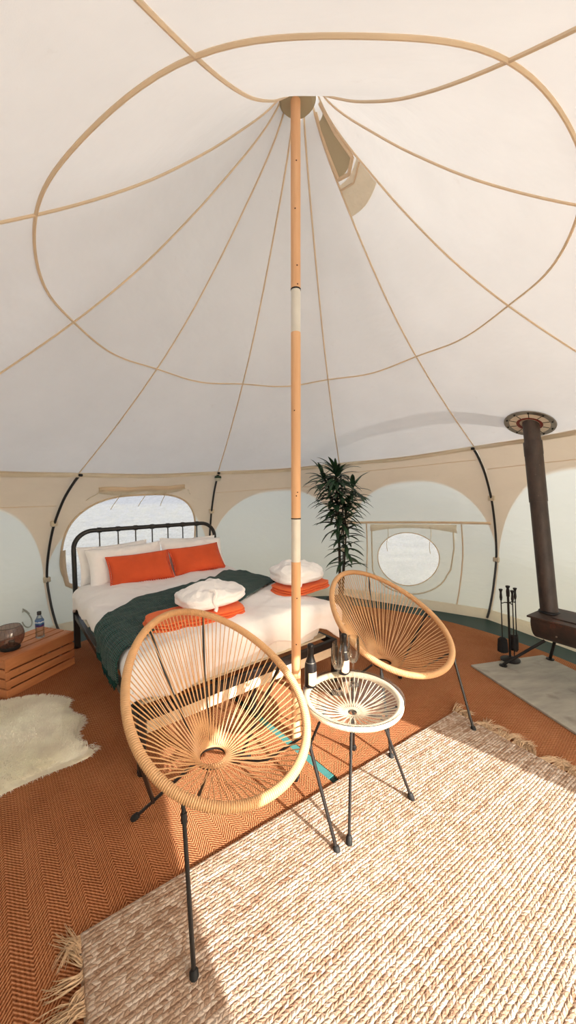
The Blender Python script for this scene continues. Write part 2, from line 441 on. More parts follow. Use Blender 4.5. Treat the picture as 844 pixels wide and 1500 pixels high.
# --- ceiling
mb=MB(); NA=200; NR=46
rs=[.085+(2.40-.085)*((j/NR)**1.25) for j in range(NR+1)]
HV0,HV1=.17,.36        # triangular vent opening between the seams at 49.5 and 85.5
vs=[RF(SEAM0+360*i/NA,rs[j]) for j in range(NR+1) for i in range(NA)]
fs=[]
for j in range(NR):
    for i in range(NA):
        fs.append((j*NA+i,j*NA+(i+1)%NA,(j+1)*NA+(i+1)%NA,(j+1)*NA+i))
mb.add(vs,fs)
ceiling=mb.build('ceiling',M['roof'],smooth=60); tag(ceiling,kind='structure')
# seam tapes
def tape_on(fn,ts,w,h=.004,n=None):
    m=MB(); pts=[fn(t) for t in ts]
    return pts
for k in range(10):
    az=SEAM0+36*k
    mb=MB(); ps=[RF(az,.1+(2.39-.1)*(i/40)**1.15,-.004) for i in range(41)]
    mb.tube(ps,.0055,6); mb.build('seam_tape',M['tape'],ceiling)
mb=MB(); mb.tube([RF(SEAM0+360*i/160,1.255,-.004) for i in range(160)],.0062,6,closed=True); mb.build('seam_tape',M['tape'],ceiling)
# rolled hem at the eave
mb=MB()
def hemf(i,j):
    az=SEAM0+360*i; q=2*pi*j
    c=RF(az,2.385,-.012); a=R(az); rr=.022+.006*nz(az*.2,0,3)
    return c+Vector((sin(a)*cos(q)*rr*.6,cos(a)*cos(q)*rr*.6,sin(q)*rr-.012))
mb.grid(hemf,300,10); mb.build('eave_hem',M['hem'],ceiling)
# apex cap
mb=MB(); mb.lathe([(.0,3.66),(.085,3.655),(.105,3.60),(.085,3.575),(.04,3.57),(.0,3.57)],(CX-.02,CY-.02,.03),n=32); apx=mb.build('pole_cap',M['mesh'],ceiling)
# apex vent with mesh and tape border, hood flap under it
def vent_pt(u,r,off=-.012): return RF(49.5+36*u,r,off)
mb=MB(); mb.grid(lambda i,j: vent_pt(.16+.68*i,.13+.17*j,-.014),10,10); vm=mb.build('vent_mesh',M['mesh'],ceiling)
mb=MB()
bo=[vent_pt(.10,.11),vent_pt(.10,.2),vent_pt(.10,.3),vent_pt(.5,.315),vent_pt(.9,.3),vent_pt(.9,.2),vent_pt(.9,.11)]
for a,b in zip(bo[:-1],bo[1:]): mb.tube([a,(a+b)/2,b],.011,6)
mb.tube([vent_pt(.03,.335),vent_pt(.5,.35),vent_pt(.97,.335)],.006,6)
mb.build('vent_border',M['tape'],ceiling)
mb=MB(); mb.grid(lambda i,j: vent_pt(.03+.94*i,.32+.12*j,-.008-.006*sin(pi*i)),10,8); mb.build('vent_flap',M['hem'],ceiling)

# --- walls
names_w=['wall_back_right','wall_right','wall_front_right','wall_front','wall_front_left','wall_side_left','wall_rear_left','wall_left','wall_back_left','wall_back']
def wallmesh(k,hole=None,ztop=1.825,nr=16,n=160):
    c=SEAM0+36*k+18; mb=MB(); uv=[]
    if hole is None:
        nu,nv=48,40
        for j in range(nv+1):
            for i in range(nu+1):
                u=-1+2*i/nu; z=ztop*j/nv
                mb.v.append(tuple(W(c+18*u,z))); uv.append((u,z))
        w=nu+1
        for j in range(nv):
            for i in range(nu): mb.f.append((j*w+i,j*w+i+1,(j+1)*w+i+1,(j+1)*w+i)); mb.mi.append(0)
    else:
        # ring mesh from the opening's outline (u,z) out to the panel's rectangle
        hu,hz=hole(0)[2:] if len(hole(0))>2 else (0,ztop/2)
        for j in range(nr+1):
            for i in range(n):
                q=2*pi*i/n; p=hole(q); d=(cos(q),sin(q))
                # intersection of the ray with the rectangle around (hu,hz)
                tx=((1-hu) if d[0]>0 else (1+hu))/max(1e-6,abs(d[0])); ty=((ztop-hz) if d[1]>0 else hz)/max(1e-6,abs(d[1]))
                t=min(tx,ty); ex,ez=hu+d[0]*t,hz+d[1]*t
                f=j/nr; u=p[0]+(ex-p[0])*f; z=p[1]+(ez-p[1])*f
                mb.v.append(tuple(W(c+18*u,z))); uv.append((u,z))
        for j in range(nr):
            for i in range(n): mb.f.append((j*n+i,(j+1)*n+i,(j+1)*n+(i+1)%n,j*n+(i+1)%n)); mb.mi.append(0)
        # corner fill
        for su in(-1,1):
            for ez in(0,ztop):
                q=math.atan2(ez-hz,su-hu)%(2*pi); i0=int(q/(2*pi)*n)%n; i1=(i0+1)%n
                o=len(mb.v); mb.v.append(tuple(W(c+18*su,ez))); uv.append((su,ez))
                mb.f.append((nr*n+i0,nr*n+i1,o)); mb.mi.append(0)
    mb.uv=uv
    return mb
def superhole(u0,z0,hu,hz,p):
    # outline as a function of the direction angle in the (u,z) chart
    def f(q):
        c,s=cos(q),sin(q); r=(abs(c/hu)**p+abs(s/hz)**p)**(-1/p)
        return (u0+c*r,z0+s*r,u0,z0)
    return f
HOLES={8:superhole(-.03,.93,.82,.655,3.0), 0:superhole(-.085,.545,.415,.335,2.0), 3:superhole(.02,.80,.88,.95,2.6)}
# door: the opening reaches the ground and closes in an arch
def doorhole(q):
    c,s=cos(q),sin(q); u0,z0=.03,.6
    hz=1.08 if s>0 else .585
    p=2.6 if s>0 else 9
    r=(abs(c/(.955 if c>0 else .80))**p+abs(s/hz)**p)**(-1/p)
    return (u0+c*r,z0+s*r,u0,z0)
HOLES[3]=doorhole
walls={}
for k in range(10):
    mb=wallmesh(k,HOLES.get(k))
    o=mb.build(names_w[k],M['wall'],smooth=60); tag(o,kind='structure'); walls[k]=o
# window panes
def panefan(k,hole,off=.004,shrink=1.02):
    c=SEAM0+36*k+18; mb=MB(); n=96; nr=10; u0,z0=hole(0)[2:]
    for j in range(nr+1):
        for i in range(n):
            p=hole(2*pi*i/n); f=shrink*j/nr
            mb.v.append(tuple(W(c+18*(u0+(p[0]-u0)*f),z0+(p[1]-z0)*f,off)))
    for j in range(nr):
        for i in range(n): mb.f.append((j*n+i,(j+1)*n+i,(j+1)*n+(i+1)%n,j*n+(i+1)%n)); mb.mi.append(0)
    return mb
def rimtube(k,hole,r,off=-.004,a0=0,a1=360,sc_=1.0,n=120):
    c=SEAM0+36*k+18; u0,z0=hole(0)[2:]; ps=[]
    for i in range(n+1 if a1-a0<360 else n):
        q=R(a0+(a1-a0)*i/n); p=hole(q); ps.append(W(c+18*(u0+(p[0]-u0)*sc_),z0+(p[1]-z0)*sc_,off))
    return ps
for idx,k in ((1,8),(2,0)):
    h=HOLES[k]
    o=panefan(k,h).build('window_%d'%idx,M['pane'],smooth=60); tag(o,kind='structure')
    mb=MB(); mb.tube(rimtube(k,h,.01),.011 if k==8 else .006,6,closed=True); mb.build('window_binding',M['tape'],o)
def strip(k_az,pts,w,mat,name,parent,off=-.006,th=.003):
    # flat tape following (az,z) points on the wall
    mb=MB(); P=[W(a,z,off) for a,z in pts]
    N=len(P)
    for i,(a,z) in enumerate(pts):
        t=(P[min(i+1,N-1)]-P[max(i-1,0)]).normalized(); n_=Vector((sin(R(a)),cos(R(a)),0)); s_=t.cross(n_).normalized()
        for q in (-1,1): mb.v.append(tuple(P[i]+s_*q*w/2))
    for i in range(N-1): mb.f.append((2*i,2*i+1,2*i+3,2*i+2)); mb.mi.append(0)
    o=mb.build(name,mat,parent); solidify(o,th,0); return o
w1=bpy.data.objects['window_1']; w2=bpy.data.objects['window_2']
# back-left window: flat curtain batten, hanging ties and side binding
strip(0,[(-52+21*i/14,1.665+.006*sin(i)) for i in range(15)],.055,M['tape'],'curtain_batten',w1,off=-.02,th=.012)
strip(0,[(-55.6+.1*i,.95-.055*i) if i<9 else (-54.7+.75*(i-8),.51-.035*(i-8)) for i in range(12)],.05,M['tape'],'side_binding',w1,off=-.012)
for a,z0,z1,dx in ((-46.5,1.62,1.42,-1.2),(-40.5,1.60,1.44,-1.0),(-35.5,1.62,1.43,-.6),(-29.8,1.62,1.56,.9),(-51.5,1.64,1.54,-2.2)):
    mb=MB(); mb.tube([W(a+dx*i/6,z0+(z1-z0)*i/6,-.028-.01*sin(i)) for i in range(7)],.004,5); mb.build('tie_cord',M['hem'],w1)
# gathered curtain fold over the top edge of the back-left window
mb=MB(); mb.grid(lambda i,j: W(-52+21.3*i,1.645-.06*j*(.35+.65*sin(pi*(i*2%1)))-.0*j,-.026-.012*sin(j*pi)-.006*sin(i*40)),50,6); mb.build('rolled_curtain',M['hem'],w1)
mb=bpy.data.objects['rolled_curtain']
# back-right panel: sewn panel lines, rolled blind and ties
strip(0,[(14.5+34*i/24,1.02) for i in range(25)],.03,M['tape'],'panel_tape',w2,off=-.006)
strip(0,[(42.4+.02*i,1.0-.98*i/14) for i in range(15)],.016,M['tape'],'panel_tape',w2)
strip(0,[(19.6+.02*i,1.0-.98*i/14) for i in range(15)],.016,M['tape'],'panel_tape',w2)
zp=[(20.9,.97),(20.9,.7),(21.2,.45)]+[(30.4-9.2*cos(R(q)),.42-.30*sin(R(q))) for q in range(10,180,10)]+[(40.2,.45),(40.6,.7),(40.6,.97)]
strip(0,zp,.018,M['hem'],'zip_tape',w2,off=-.008)
mb=MB(); mb.grid(lambda i,j: W(20.6+20.8*i,.995-(.05+.055*(2*i-1)**2)*j,-.012-.018*sin(pi*j)-.004*sin(i*30)),40,8); mb.build('rolled_blind',M['hem'],w2)
for a,z1 in ((25.0,.62),(35.4,.62)):
    mb=MB(); mb.tube([W(a+.25*sin(i*.8),.97-(.97-z1)*i/8,-.03) for i in range(9)],.004,5); mb.build('tie_cord',M['hem'],w2)
# horizontal seam lines of the other panels, as thin sewn tape
for k,a0,a1,z in ((7,-94,-59,1.50),(9,-22,13,1.56),(1,50,85,1.60),(0,14,49,1.70)):
    mb=MB(); mb.tube([W(a0+(a1-a0)*i/30,z+.01*sin(pi*i/30),-.002) for i in range(31)],.0035,5); mb.build('seam_tape',M['tape'],walls[k])
# turned-in hem along the foot of the wall
mb=MB(); mb.grid(lambda i,j: W(360*i,.005+.085*j,-.012-.02*(1-j)),240,3,wrap=False); o=mb.build('baseboard_canvas',M['hem']); tag(o,kind='structure')
bb=o
# the canvas hem leaves the doorway clear
import bmesh
bm=bmesh.new(); bm.from_mesh(o.data); 
bmesh.ops.delete(bm,geom=[f for f in bm.faces if 123<math.degrees(math.atan2(f.calc_center_median().x-CX,f.calc_center_median().y-CY))<156],context='FACES'); bm.to_mesh(o.data); bm.free()

# --- arched tent poles
for az,lab in ((-58.5,'black curved tent pole beside the wooden crate, left of the bed window'),
               (-22.5,'black curved tent pole behind the right end of the black headboard'),
               (13.5,'black curved tent pole hidden behind the potted palm'),
               (49.5,'black curved tent pole on the right, behind the fire tool stand')):
    root=empty('tent_pole',W(az,.02,-.05),0,lab,'tent pole','curved tent poles around the wall'); base=root.location.copy()
    mb=MB(); mb.tube([W(az,.02+(1.80-.02)*i/36,-.045)-base for i in range(37)],.0125,8); mb.build('pole_rod',M['black'],root)
    for z in (1.30,.62):
        c=W(az,z,-.04)-base; mb=MB(); a=R(az)
        mb.box(c,(.066,.036,.058),Matrix.Rotation(-a,3,'Z'),.008); mb.build('fabric_loop',M['loop'],root)
    c=W(az,1.80,-.05)-base; mb=MB(); mb.box(c,(.03,.06,.025),Matrix.Rotation(-R(az),3,'Z'),.005); mb.build('end_clip',M['rubber'],root)

# --- ground, groundsheet, coir mats
mb=MB(); mb.grid(lambda i,j: Vector((-40+80*i,-40+80*j,-.03+.0*i)),8,8); o=mb.build('ground',M['grass']); tag(o,kind='structure')
mb=MB(); mb.poly([(CX+2.90*sin(R(SEAM0-36*i)),CY+2.90*cos(R(SEAM0-36*i))) for i in range(10)],-.02,0); o=mb.build('floor',M['groundsheet']); tag(o,kind='structure')
g0=Vector((-.2,2.246)); gd=Vector((.646,-.763)); gn=Vector((.763,.646))
circ=[(CX+2.47*cos(2*pi*i/180),CY+2.47*sin(2*pi*i/180)) for i in range(180)]
def clip(pts,d,sgn):
    out=[]
    f=lambda p:((Vector(p)-g0).dot(gn)-d)*sgn
    for i in range(len(pts)):
        a,b=pts[i],pts[(i+1)%len(pts)]; fa,fb=f(a),f(b)
        if fa>=0: out.append(a)
        if fa*fb<0:
            t=fa/(fa-fb); out.append((a[0]+(b[0]-a[0])*t,a[1]+(b[1]-a[1])*t))
    return out
def mat_obj(pts,mat,label):
    mb=MB(); mb.poly(pts,.0005,.009); o=mb.build('coir_mat',mat,smooth=False); return tag(o,label,'floor mat')
mat_obj(clip(circ,-.020,-1),M['coir'],'reddish brown herringbone coir matting under the bed, crate and sheepskin')
mat_obj(clip(circ,.024,1),M['coir2'],'reddish brown coir matting under the stove board and far chair')

mb=MB(); a_=g0-gd*.02+gn*.002; ps=[]  # groundsheet seen in the mat gap, its sunlit tone put into the colour
for i in range(15):
    w_=.024+.003*nz(i*.8,3); c_=a_+gd*(.66*i/14); ps.append((c_,w_))
mb.poly([tuple(c_-gn*w_) for c_,w_ in ps]+[tuple(c_+gn*w_) for c_,w_ in ps[::-1]],.0006,.005)
o=mb.build('lit_groundsheet_strip',plain('LitGroundsheet',(64,124,120),rough=.8,bump=.3,bscale=120),smooth=False); tag(o,'teal strip of groundsheet, coloured as sunlit, between two coir mats under the near armchair and glass table','strip')
# --- jute rug
RA=Vector((-.702,1.099)); rot=math.atan2(.552,.834)
rug=empty('jute_rug',(RA.x,RA.y,.010),rot,'cream braided jute rug with frayed ends under the glass-topped table','rug')
mb=MB(); LU,LV=2.155,1.6
def rugf(i,j):
    u=LU*i; v=-LV*j
    edge=.008*nz(u*9,v*9) 
    if i in(0,1): u+=edge*1.5
    if j==0: v+=edge*.6
    e=min(i,1-i,j*.7,(1-j)*.7); z=.017*min(1,(e/.006))**.5+.002*nz(u*3,v*3)
    return Vector((u,v,max(.0005,z)))
mb.grid(rugf,220,160); mb.build('braided_field',M['jute'],rug)
def fringe(u0,sgn,name,n=46):
    mb=MB()
    for k in range(n):
        v=-(k+.5)/n*LV+random.uniform(-.01,.01); L0=random.uniform(.08,.14); ang=random.uniform(-.7,.7); curl=random.uniform(-1.4,1.4)
        for s_ in range(26):
            a=ang+random.uniform(-.25,.25); L=L0*random.uniform(.6,1.15); p=Vector((u0-sgn*.012,v+random.uniform(-.014,.014),.008)); ps=[p]
            h=random.uniform(.2,1.0)
            for q in range(1,6):
                f=q/5; aa=a+curl*f
                p=p+Vector((sgn*cos(aa),sin(aa),0))*L/5; ps.append(Vector((p.x,p.y,.004+.03*h*sin(pi*min(1,f*1.05))*(.4+.6*f if f<.5 else .7))))
            mb.tube(ps,[.0017,.0016,.0014,.0012,.001,.0006],3,caps=False)
    return mb.build(name,M['fringe'],rug)
fringe(0,-1,'fringe'); fringe(LU,1,'fringe')

# --- sheepskin
outl=[(-1.87,2.47),(-1.76,2.485),(-1.672,2.475),(-1.57,2.445),(-1.515,2.403),(-1.50,2.33),(-1.429,2.268),(-1.33,2.22),(-1.294,2.165),(-1.285,2.07),(-1.224,2.0),(-1.13,1.965),(-1.097,1.935),(-1.11,1.89),(-1.155,1.85),(-1.284,1.765),(-1.404,1.65),(-1.55,1.57),(-1.75,1.56),(-1.95,1.66),(-2.02,1.8),(-2.12,1.92),(-2.13,2.08),(-2.2,2.2),(-2.15,2.36),(-2.05,2.40)]
sx,sy=-1.65,2.03
def outr(q):
    # radius of the outline in direction q
    best=0
    for (x0,y0),(x1,y1) in zip(outl,outl[1:]+outl[:1]):
        dx,dy=cos(q),sin(q); ex,ey=x1-x0,y1-y0; den=dx*ey-dy*ex
        if abs(den)<1e-9: continue
        t=((x0-sx)*ey-(y0-sy)*ex)/den; s=((x0-sx)*dy-(y0-sy)*dx)/den
        if t>0 and -1e-6<=s<=1+1e-6: best=max(best,t)
    return best
NQ=144; OR=[outr(2*pi*i/NQ) for i in range(NQ)]
def fz(x,y,f): return .011+.03*(1-f**6)+.007*nz(x*7,y*7)
mb=MB()
for j in range(1,25):
    for i in range(NQ):
        f=j/24; q=2*pi*i/NQ; x=sx+cos(q)*OR[i]*f; y=sy+sin(q)*OR[i]*f; mb.v.append((x,y,fz(x,y,f) if j<24 else .0095))
for j in range(23):
    for i in range(NQ): mb.f.append((j*NQ+i,(j+1)*NQ+i,(j+1)*NQ+(i+1)%NQ,j*NQ+(i+1)%NQ)); mb.mi.append(0)
mb.v.append((sx,sy,.045)); c=len(mb.v)-1
for i in range(NQ): mb.f.append((i,(i+1)%NQ,c)); mb.mi.append(0)
for s_ in range(26000):
    i=random.randrange(NQ); f=random.random()**.5*.99; q=2*pi*(i+random.random())/NQ; i2=int(q/(2*pi)*NQ)%NQ
    x=sx+cos(q)*OR[i2]*f; y=sy+sin(q)*OR[i2]*f; z=fz(x,y,f)-.004
    a=2.4*pi*nz(x*2.2,y*2.2,4)+random.uniform(-.6,.6)+(q if f>.93 else 0)*1
    if f>.93: a=q+random.uniform(-.6,.6)
    L=random.uniform(.012,.028); L*=(1.6 if f>.93 else 1); d=Vector((cos(a)*L,sin(a)*L,random.uniform(.001,.012))); w=Vector((-sin(a),cos(a),0))*.0016
    p=Vector((x,y,z)); m1=p+d*.55+Vector((0,0,.006)); e=p+d; e.z=max(.010,e.z)
    mb.add([p-w,p+w,m1+w,m1-w,e],[(0,1,2,3),(3,2,4)])
o=mb.build('sheepskin_rug',M['fur'],smooth=60); tag(o,'cream sheepskin with scalloped edge lying on the brown coir in front of the crate','sheepskin')

# ------------------------------------------------------------------ wooden centre pole
pb=Vector((.0436,2.0466,.009)); pt=Vector((.05,2.09,3.62))
root=empty('centre_pole',pb,0,'tall pine centre pole with white sleeves between the bed and the chairs','tent pole')
def pp(z): t=(z-pb.z)/(pt.z-pb.z); return (pt-pb)*t
def seg(z0,z1,r,name,mat,n=24):
    mb=MB(); mb.tube([pp(z0),pp((z0+z1)/2),pp(z1)],r,n); return mb.build(name,mat,root)
seg(.009,1.068,.0275,'pole_section',M['pole']); seg(1.322,2.366,.0275,'pole_section',M['pole']); seg(2.605,3.62,.0272,'pole_section',M['pole'])
seg(1.068,1.316,.0268,'joint_sleeve',M['polepaint']); seg(2.366,2.598,.0265,'joint_sleeve',M['polepaint'])
seg(1.316,1.322,.0285,'joint_ring',M['rubber']); seg(2.598,2.605,.0285,'joint_ring',M['rubber'])
for z,a in ((.588,-1.55),(3.02,-1.7),(2.72,-1.3),(2.44+.18,-1.2),(1.93,-1.9),(1.47,-1.25),(1.45,-1.5),(.86,-1.4),(3.27,-1.45)):
    mb=MB(); c=pp(z)+Vector((cos(a),sin(a),0))*.0262; mb.lathe([(0,-.003),(.0045,-.002),(.005,0),(.003,.0022),(0,.0026)],c,8,Matrix.Rotation(a+pi/2,3,'Z')@Matrix.Rotation(R(90),3,'X')); mb.build('wood_knot',M['knot'],root)

# ------------------------------------------------------------------ bed
ba=.6804; BW,BL=1.44,1.94
bed=empty('double_bed',(-.7666,1.7808,.009),ba,'black metal double bed with hooped spindle headboard and white mattress','bed')
# local: x across, y from foot to head
def bd(u,v,z): return Vector((u,v,z-.009))
mb=MB(); 
hp=[bd(0,BL,.02)]+[bd(0,BL,z) for z in (.3,.6,.85,.93)]+[bd(.17-.17*cos(R(q)),BL,.94+.165*sin(R(q))) for q in range(10,91,10)]
hp+= [bd(BW/2,BL,1.105)]+[bd(BW-.17+.17*sin(R(q)),BL,.94+.165*cos(R(q))) for q in range(0,81,10)]+[bd(BW,BL,z) for z in (.93,.85,.6,.3,.02)]
mb.tube(hp,.021,10); hb=mb.build('headboard',M['black'],bed)
for k in range(7):
    u=.22+k*(BW-.44)/6
    mb=MB(); mb.tube([bd(u,BL,.36),bd(u,BL,.7),bd(u,BL,1.10)],.0065,6); mb.lathe([(.0,-.018),(.026,-.018),(.026,.018),(0,.018)],bd(u,BL,1.105),10,Matrix.Rotation(R(90),3,'Y')); mb.build('spindle',M['black'],hb)
mb=MB(); mb.tube([bd(0,BL,.42),bd(BW,BL,.42)],.013,8); mb.build('headboard_crossbar',M['black'],hb)
for u in (0,BW):
    mb=MB(); mb.box(bd(u,BL/2,.315),(.035,BL,.05),None,.004); mb.build('side_rail',M['black'],bed)
mb=MB(); mb.box(bd(BW/2,0,.315),(BW+.03,.035,.055),None,.004); mb.build('foot_rail',M['black'],bed)
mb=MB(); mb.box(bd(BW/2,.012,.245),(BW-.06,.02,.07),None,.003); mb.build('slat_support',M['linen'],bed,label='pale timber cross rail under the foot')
for u,v in ((0,0),(BW,0),(BW/2,0.05)):
    mb=MB(); mb.box(bd(u,v,.155),(.04,.04,.27),None,.004); mb.lathe([(0,0),(.024,0),(.026,.02),(.0,.024)],bd(u,v,.009),12); mb.build('leg',M['black'],bed)
for u in (0,BW):
    mb=MB(); mb.box(bd(u,BL,.2),(.05,.05,.38),None,.004); mb.lathe([(0,0),(.03,0),(.03,.02),(.0,.024)],bd(u,BL,.009),12); mb.build('leg',M['black'],bed)
mb=MB()
for k in range(12): mb.box(bd(BW/2,.1+k*.158,.345),(BW-.06,.07,.015))
mb.build('slats',M['linen'],bed)
mb=MB()
def mat_f(i,j):
    q=2*pi*i; p=8; c,s=cos(q),sin(q); r=(abs(c)**p+abs(s)**p)**(-1/p)
    z=[.355,.355,.375,.42,.48,.53,.56,.575,.575][j]; k=[0,.94,.985,1,1,1,.985,.94,0][j]
    x=BW/2+c*r*(BW/2-.02)*k; y=BL/2+s*r*(BL/2-.015)*k
    w=.008*sin(q*60)*(1 if 2<=j<=6 else 0)*(.5+nz(x*4,y*4))
    return bd(x+w*c,y+w*s,z)
vs=[mat_f(i/160,j) for j in range(9) for i in range(160)]; fs=[(j*160+i,j*160+(i+1)%160,(j+1)*160+(i+1)%160,(j+1)*160+i) for j in range(8) for i in range(160)]
mb.add(vs,fs); mb.build('mattress',M['sheet'],bed)

def drape1(s,lo,hi,Rr=.09,lim=9):
    if lo<=s<=hi: return s,0
    e=(lo-s) if s<lo else (s-hi); sg=-1 if s<lo else 1; edge=lo if s<lo else hi
    if e<Rr*pi/2: return edge+sg*Rr*sin(e/Rr), Rr*(1-cos(e/Rr))
    return edge+sg*Rr, Rr+(e-Rr*pi/2)
TOP=.625
def dr(s,t,off=0.0,amp=1.0,droop=.0):
    x,d1=drape1(s,.03,BW-.03,.085); y,d2=drape1(t,.05,9,.085)
    d=max(d1,d2)+.35*min(d1,d2)
    puff=.03*(1-abs(2*max(0,min(1,x/BW))-1)**4)*(1 if t>0 else .8)
    wz=.020*nz(s*3.1+5,t*3.1)+.014*nz(s*6+1+t*2,t*5+3)+.010*(.5-abs(nz(s*9+t*5,t*4,2)))+.006*nz(s*15,t*15,2)
    wx=.012*nz(s*4,t*6,9)*min(1,d*6)
    n_out=Vector((-1 if s<.03 else (1 if s>BW-.03 else 0), -1 if t<.05 else 0,0))
    p=Vector((x,y,TOP+puff-d+wz*amp+off))+n_out*min(1,d*12)*(off+wx*2+.012*nz(s*2,t*9,7))
    return p-Vector((0,0,.009))
duv=empty('duvet',(-.7666,1.7808,.009),ba,'white rumpled duvet spread over the double bed','duvet')
mb=MB()
def duf(i,j):
    t=-.20+1.96*j
    lo=-.14-.05*nz(t*2.6,3)-.03*nz(t*9,1); hi=BW+.20+.03*nz(t*3,8)
    lo-= .10*max(0,(t-1.3)/.5)**2
    s=lo+(hi-lo)*i
    t2=t-.03*nz(s*3,5)*(1-j)*4
    return dr(s,t2)
mb.grid(duf,150,190); o=mb.build('duvet_cover',M['white'],duv,smooth=80); solidify(o,.022,-1)

# throw
thr=empty('knitted_throw',(-.7666,1.7808,.009),ba,'dark green knitted throw laid diagonally across the duvet','throw')
rearx=[-.42,-.16,0,.26,.51,.91,1.27,1.5,1.75]; rearv=[.60,.62,.74,.92,.98,1.08,1.30,1.38,1.42]
frx=[-.42,-.16,0,.21,.55,.9,1.3,1.5,1.75]; frv=[.15,.15,.14,.22,.28,.40,.66,.78,.85]
mb=MB(); uv=[]
nu,nv=150,56
for j in range(nv+1):
    for i in range(nu+1):
        s=-.20+1.86*i/nu; a=interp(s,frx,frv); b=interp(s,rearx,rearv); t=a+(b-a)*j/nv
        p=dr(s,t,.014+.006*nz(s*10,t*10,6)+.006*abs(sin(t*40))*(1 if s<0 else .3)); mb.v.append(tuple(p)); uv.append((s,t))
for j in range(nv):
    for i in range(nu): w=nu+1; mb.f.append((j*w+i,j*w+i+1,(j+1)*w+i+1,(j+1)*w+i)); mb.mi.append(0)
mb.uv=uv; o=mb.build('knit_field',M['knit'],thr,smooth=80); solidify(o,.010,1)
mb=MB()
for k in range(150):
    t=.17+.44*k/149+random.uniform(-.004,.004); p=dr(-.19,t,.02); L=random.uniform(.04,.07)
    ps=[p]+[p+Vector((random.uniform(-.008,.004),random.uniform(-.008,.008),-L*q/4)) for q in range(1,5)]
    mb.tube(ps,[.004,.0042,.004,.003,.0015],4)
mb.build('fringe',M['greenyarn'],thr)

def pillow_mb(w,h,d,p=3.2,n=36,seed=0,wr=.01):
    mb=MB()
    def f(sgn):
        def g(i,j):
            x=2*i-1; y=2*j-1
            ex=x*(1-.10*(1-abs(x))*0-.07*y*y*abs(x)**2*0); 
            th=((1-abs(x)**p)*(1-abs(y)**p))**.45 if abs(x)<1 and abs(y)<1 else 0
            # edges drawn in between the corners
            px=x*(w/2)*(1-.06*(1-y*y)); py=y*(h/2)*(1-.10*(1-x*x))
            z=sgn*d/2*th+wr*nz(px*9+seed,py*9,seed+sgn)*th+wr*.5*nz(px*22+seed,py*22,seed)*th
            return Vector((px,py,z))
        return g
    mb.grid(f(1),n,n)
    o=len(mb.v); mb.grid(f(-1),n,n)
    return mb
def orient(o,loc,rz,tilt,roll=0):
    o.matrix_world=Matrix.Translation(loc)@Matrix.Rotation(rz,4,'Z')@Matrix.Rotation(tilt,4,'X')@Matrix.Rotation(roll,4,'Z')
def bw(u,v,z):
    return Vector((-.7666+u*cos(ba)-v*sin(ba),1.7808+u*sin(ba)+v*cos(ba),z))
for (u,v,z,w,h,d,tl,lab,sd) in (
    (.34,1.878,.79,.64,.37,.10,R(78),'white pillow standing against the headboard behind the left propped pillow',1),
    (1.10,1.878,.79,.64,.37,.10,R(78),'white pillow standing against the headboard behind the right propped pillow',2),
    (.42,1.745,.79,.70,.37,.14,R(62),'white pillow propped on the headboard behind the left orange cushion',3),
    (1.10,1.755,.79,.70,.37,.14,R(62),'white pillow propped on the headboard behind the right orange cushion',4)):
    mb=pillow_mb(w,h,d,seed=sd,wr=.02); o=mb.build('pillow',M['white'],smooth=80); tag(o,lab,'pillow','white bed pillows'); orient(o,bw(u,v,z),ba,tl,R(2 if sd%2 else -2))
for (u,v,z,rz,lab,sd) in ((.49,1.575,.765,-.04,'left orange velvet cushion edged with small pompoms on the bed',11),(1.07,1.61,.775,.05,'right orange velvet cushion edged with small pompoms on the bed',12)):
    root=empty('cushion',(0,0,0),0,lab,'cushion','orange pompom cushions')
    w,h,d=.55,.30,.12
    mb=pillow_mb(w,h,d,seed=sd,wr=.012); mb.build('cushion_cover',M['orange'],root,smooth=80)
    mb=MB()
    def edge(x,y): return Vector((x*(w/2)*(1-.05*(1-y*y)),y*(h/2)*(1-.07*(1-x*x)),0))
    prof=[(0,-.009),(.0065,-.0065),(.009,0),(.0065,.0065),(0,.009)]
    for k in range(18):
        for sx_ in(-1,1):
            p=edge(sx_,-1+2*(k+.5)/18); mb.lathe(prof,p+Vector((sx_*.006,0,0)),7)
    for k in range(26):
        p=edge(-1+2*(k+.5)/26,-1); mb.lathe(prof,p-Vector((0,.005,0)),7)
    mb.build('pompom_trim',M['orange'],root)
    orient(root,bw(u,v,z),ba+rz,R(56),R(1.5))

# folded towels + robes
def slabstack(layers,seed,mat,name,parent=None):
    mb=MB()
    for (cx,cy,cz,lx,ly,lz,rz) in layers:
        def f(i,j):
            q=2*pi*i; t=-pi/2+pi*j; c,s=cos(q),sin(q)
            pr=(abs(c)**4+abs(s)**4)**-.25
            ct=abs(cos(t))**.35; st=(1 if sin(t)>0 else -1)*abs(sin(t))**.7
            x=c*pr*ct*lx/2; y=s*pr*ct*ly/2; z=st*lz/2
            x+=.014*nz(y*7+seed,z*40,cz*30); y+=.014*nz(x*7,z*40+seed,cz*30+5)
            z+=.006*nz(x*13+seed,y*13,cz*9)
            xr=x*cos(rz)-y*sin(rz); yr=x*sin(rz)+y*cos(rz)
            return Vector((cx+xr,cy+yr,cz+z))
        mb.grid(f,64,14)
    return mb.build(name,mat,parent,smooth=70)
def towel(u,v,z,rz,L,D,lab,seed):
    root=empty('folded_towel',bw(u,v,z),ba+rz,lab,'towel','folded orange towels')
    slabstack([(0,0,.012,L,D,.022,0),(.008,.004,.031,L*.985,D*.97,.022,.02),(.002,.0,.050,L*.97,D*.96,.022,-.02)],seed,M['towel'],'towel_layers',root)
    return root
towel(.44,.27,.655,-.06,.64,.30,'orange towel folded under the white robe, left side of the bed',3)
towel(1.44,.40,.642,.08,.52,.32,'orange towel folded under the white robe, right side of the bed',8)
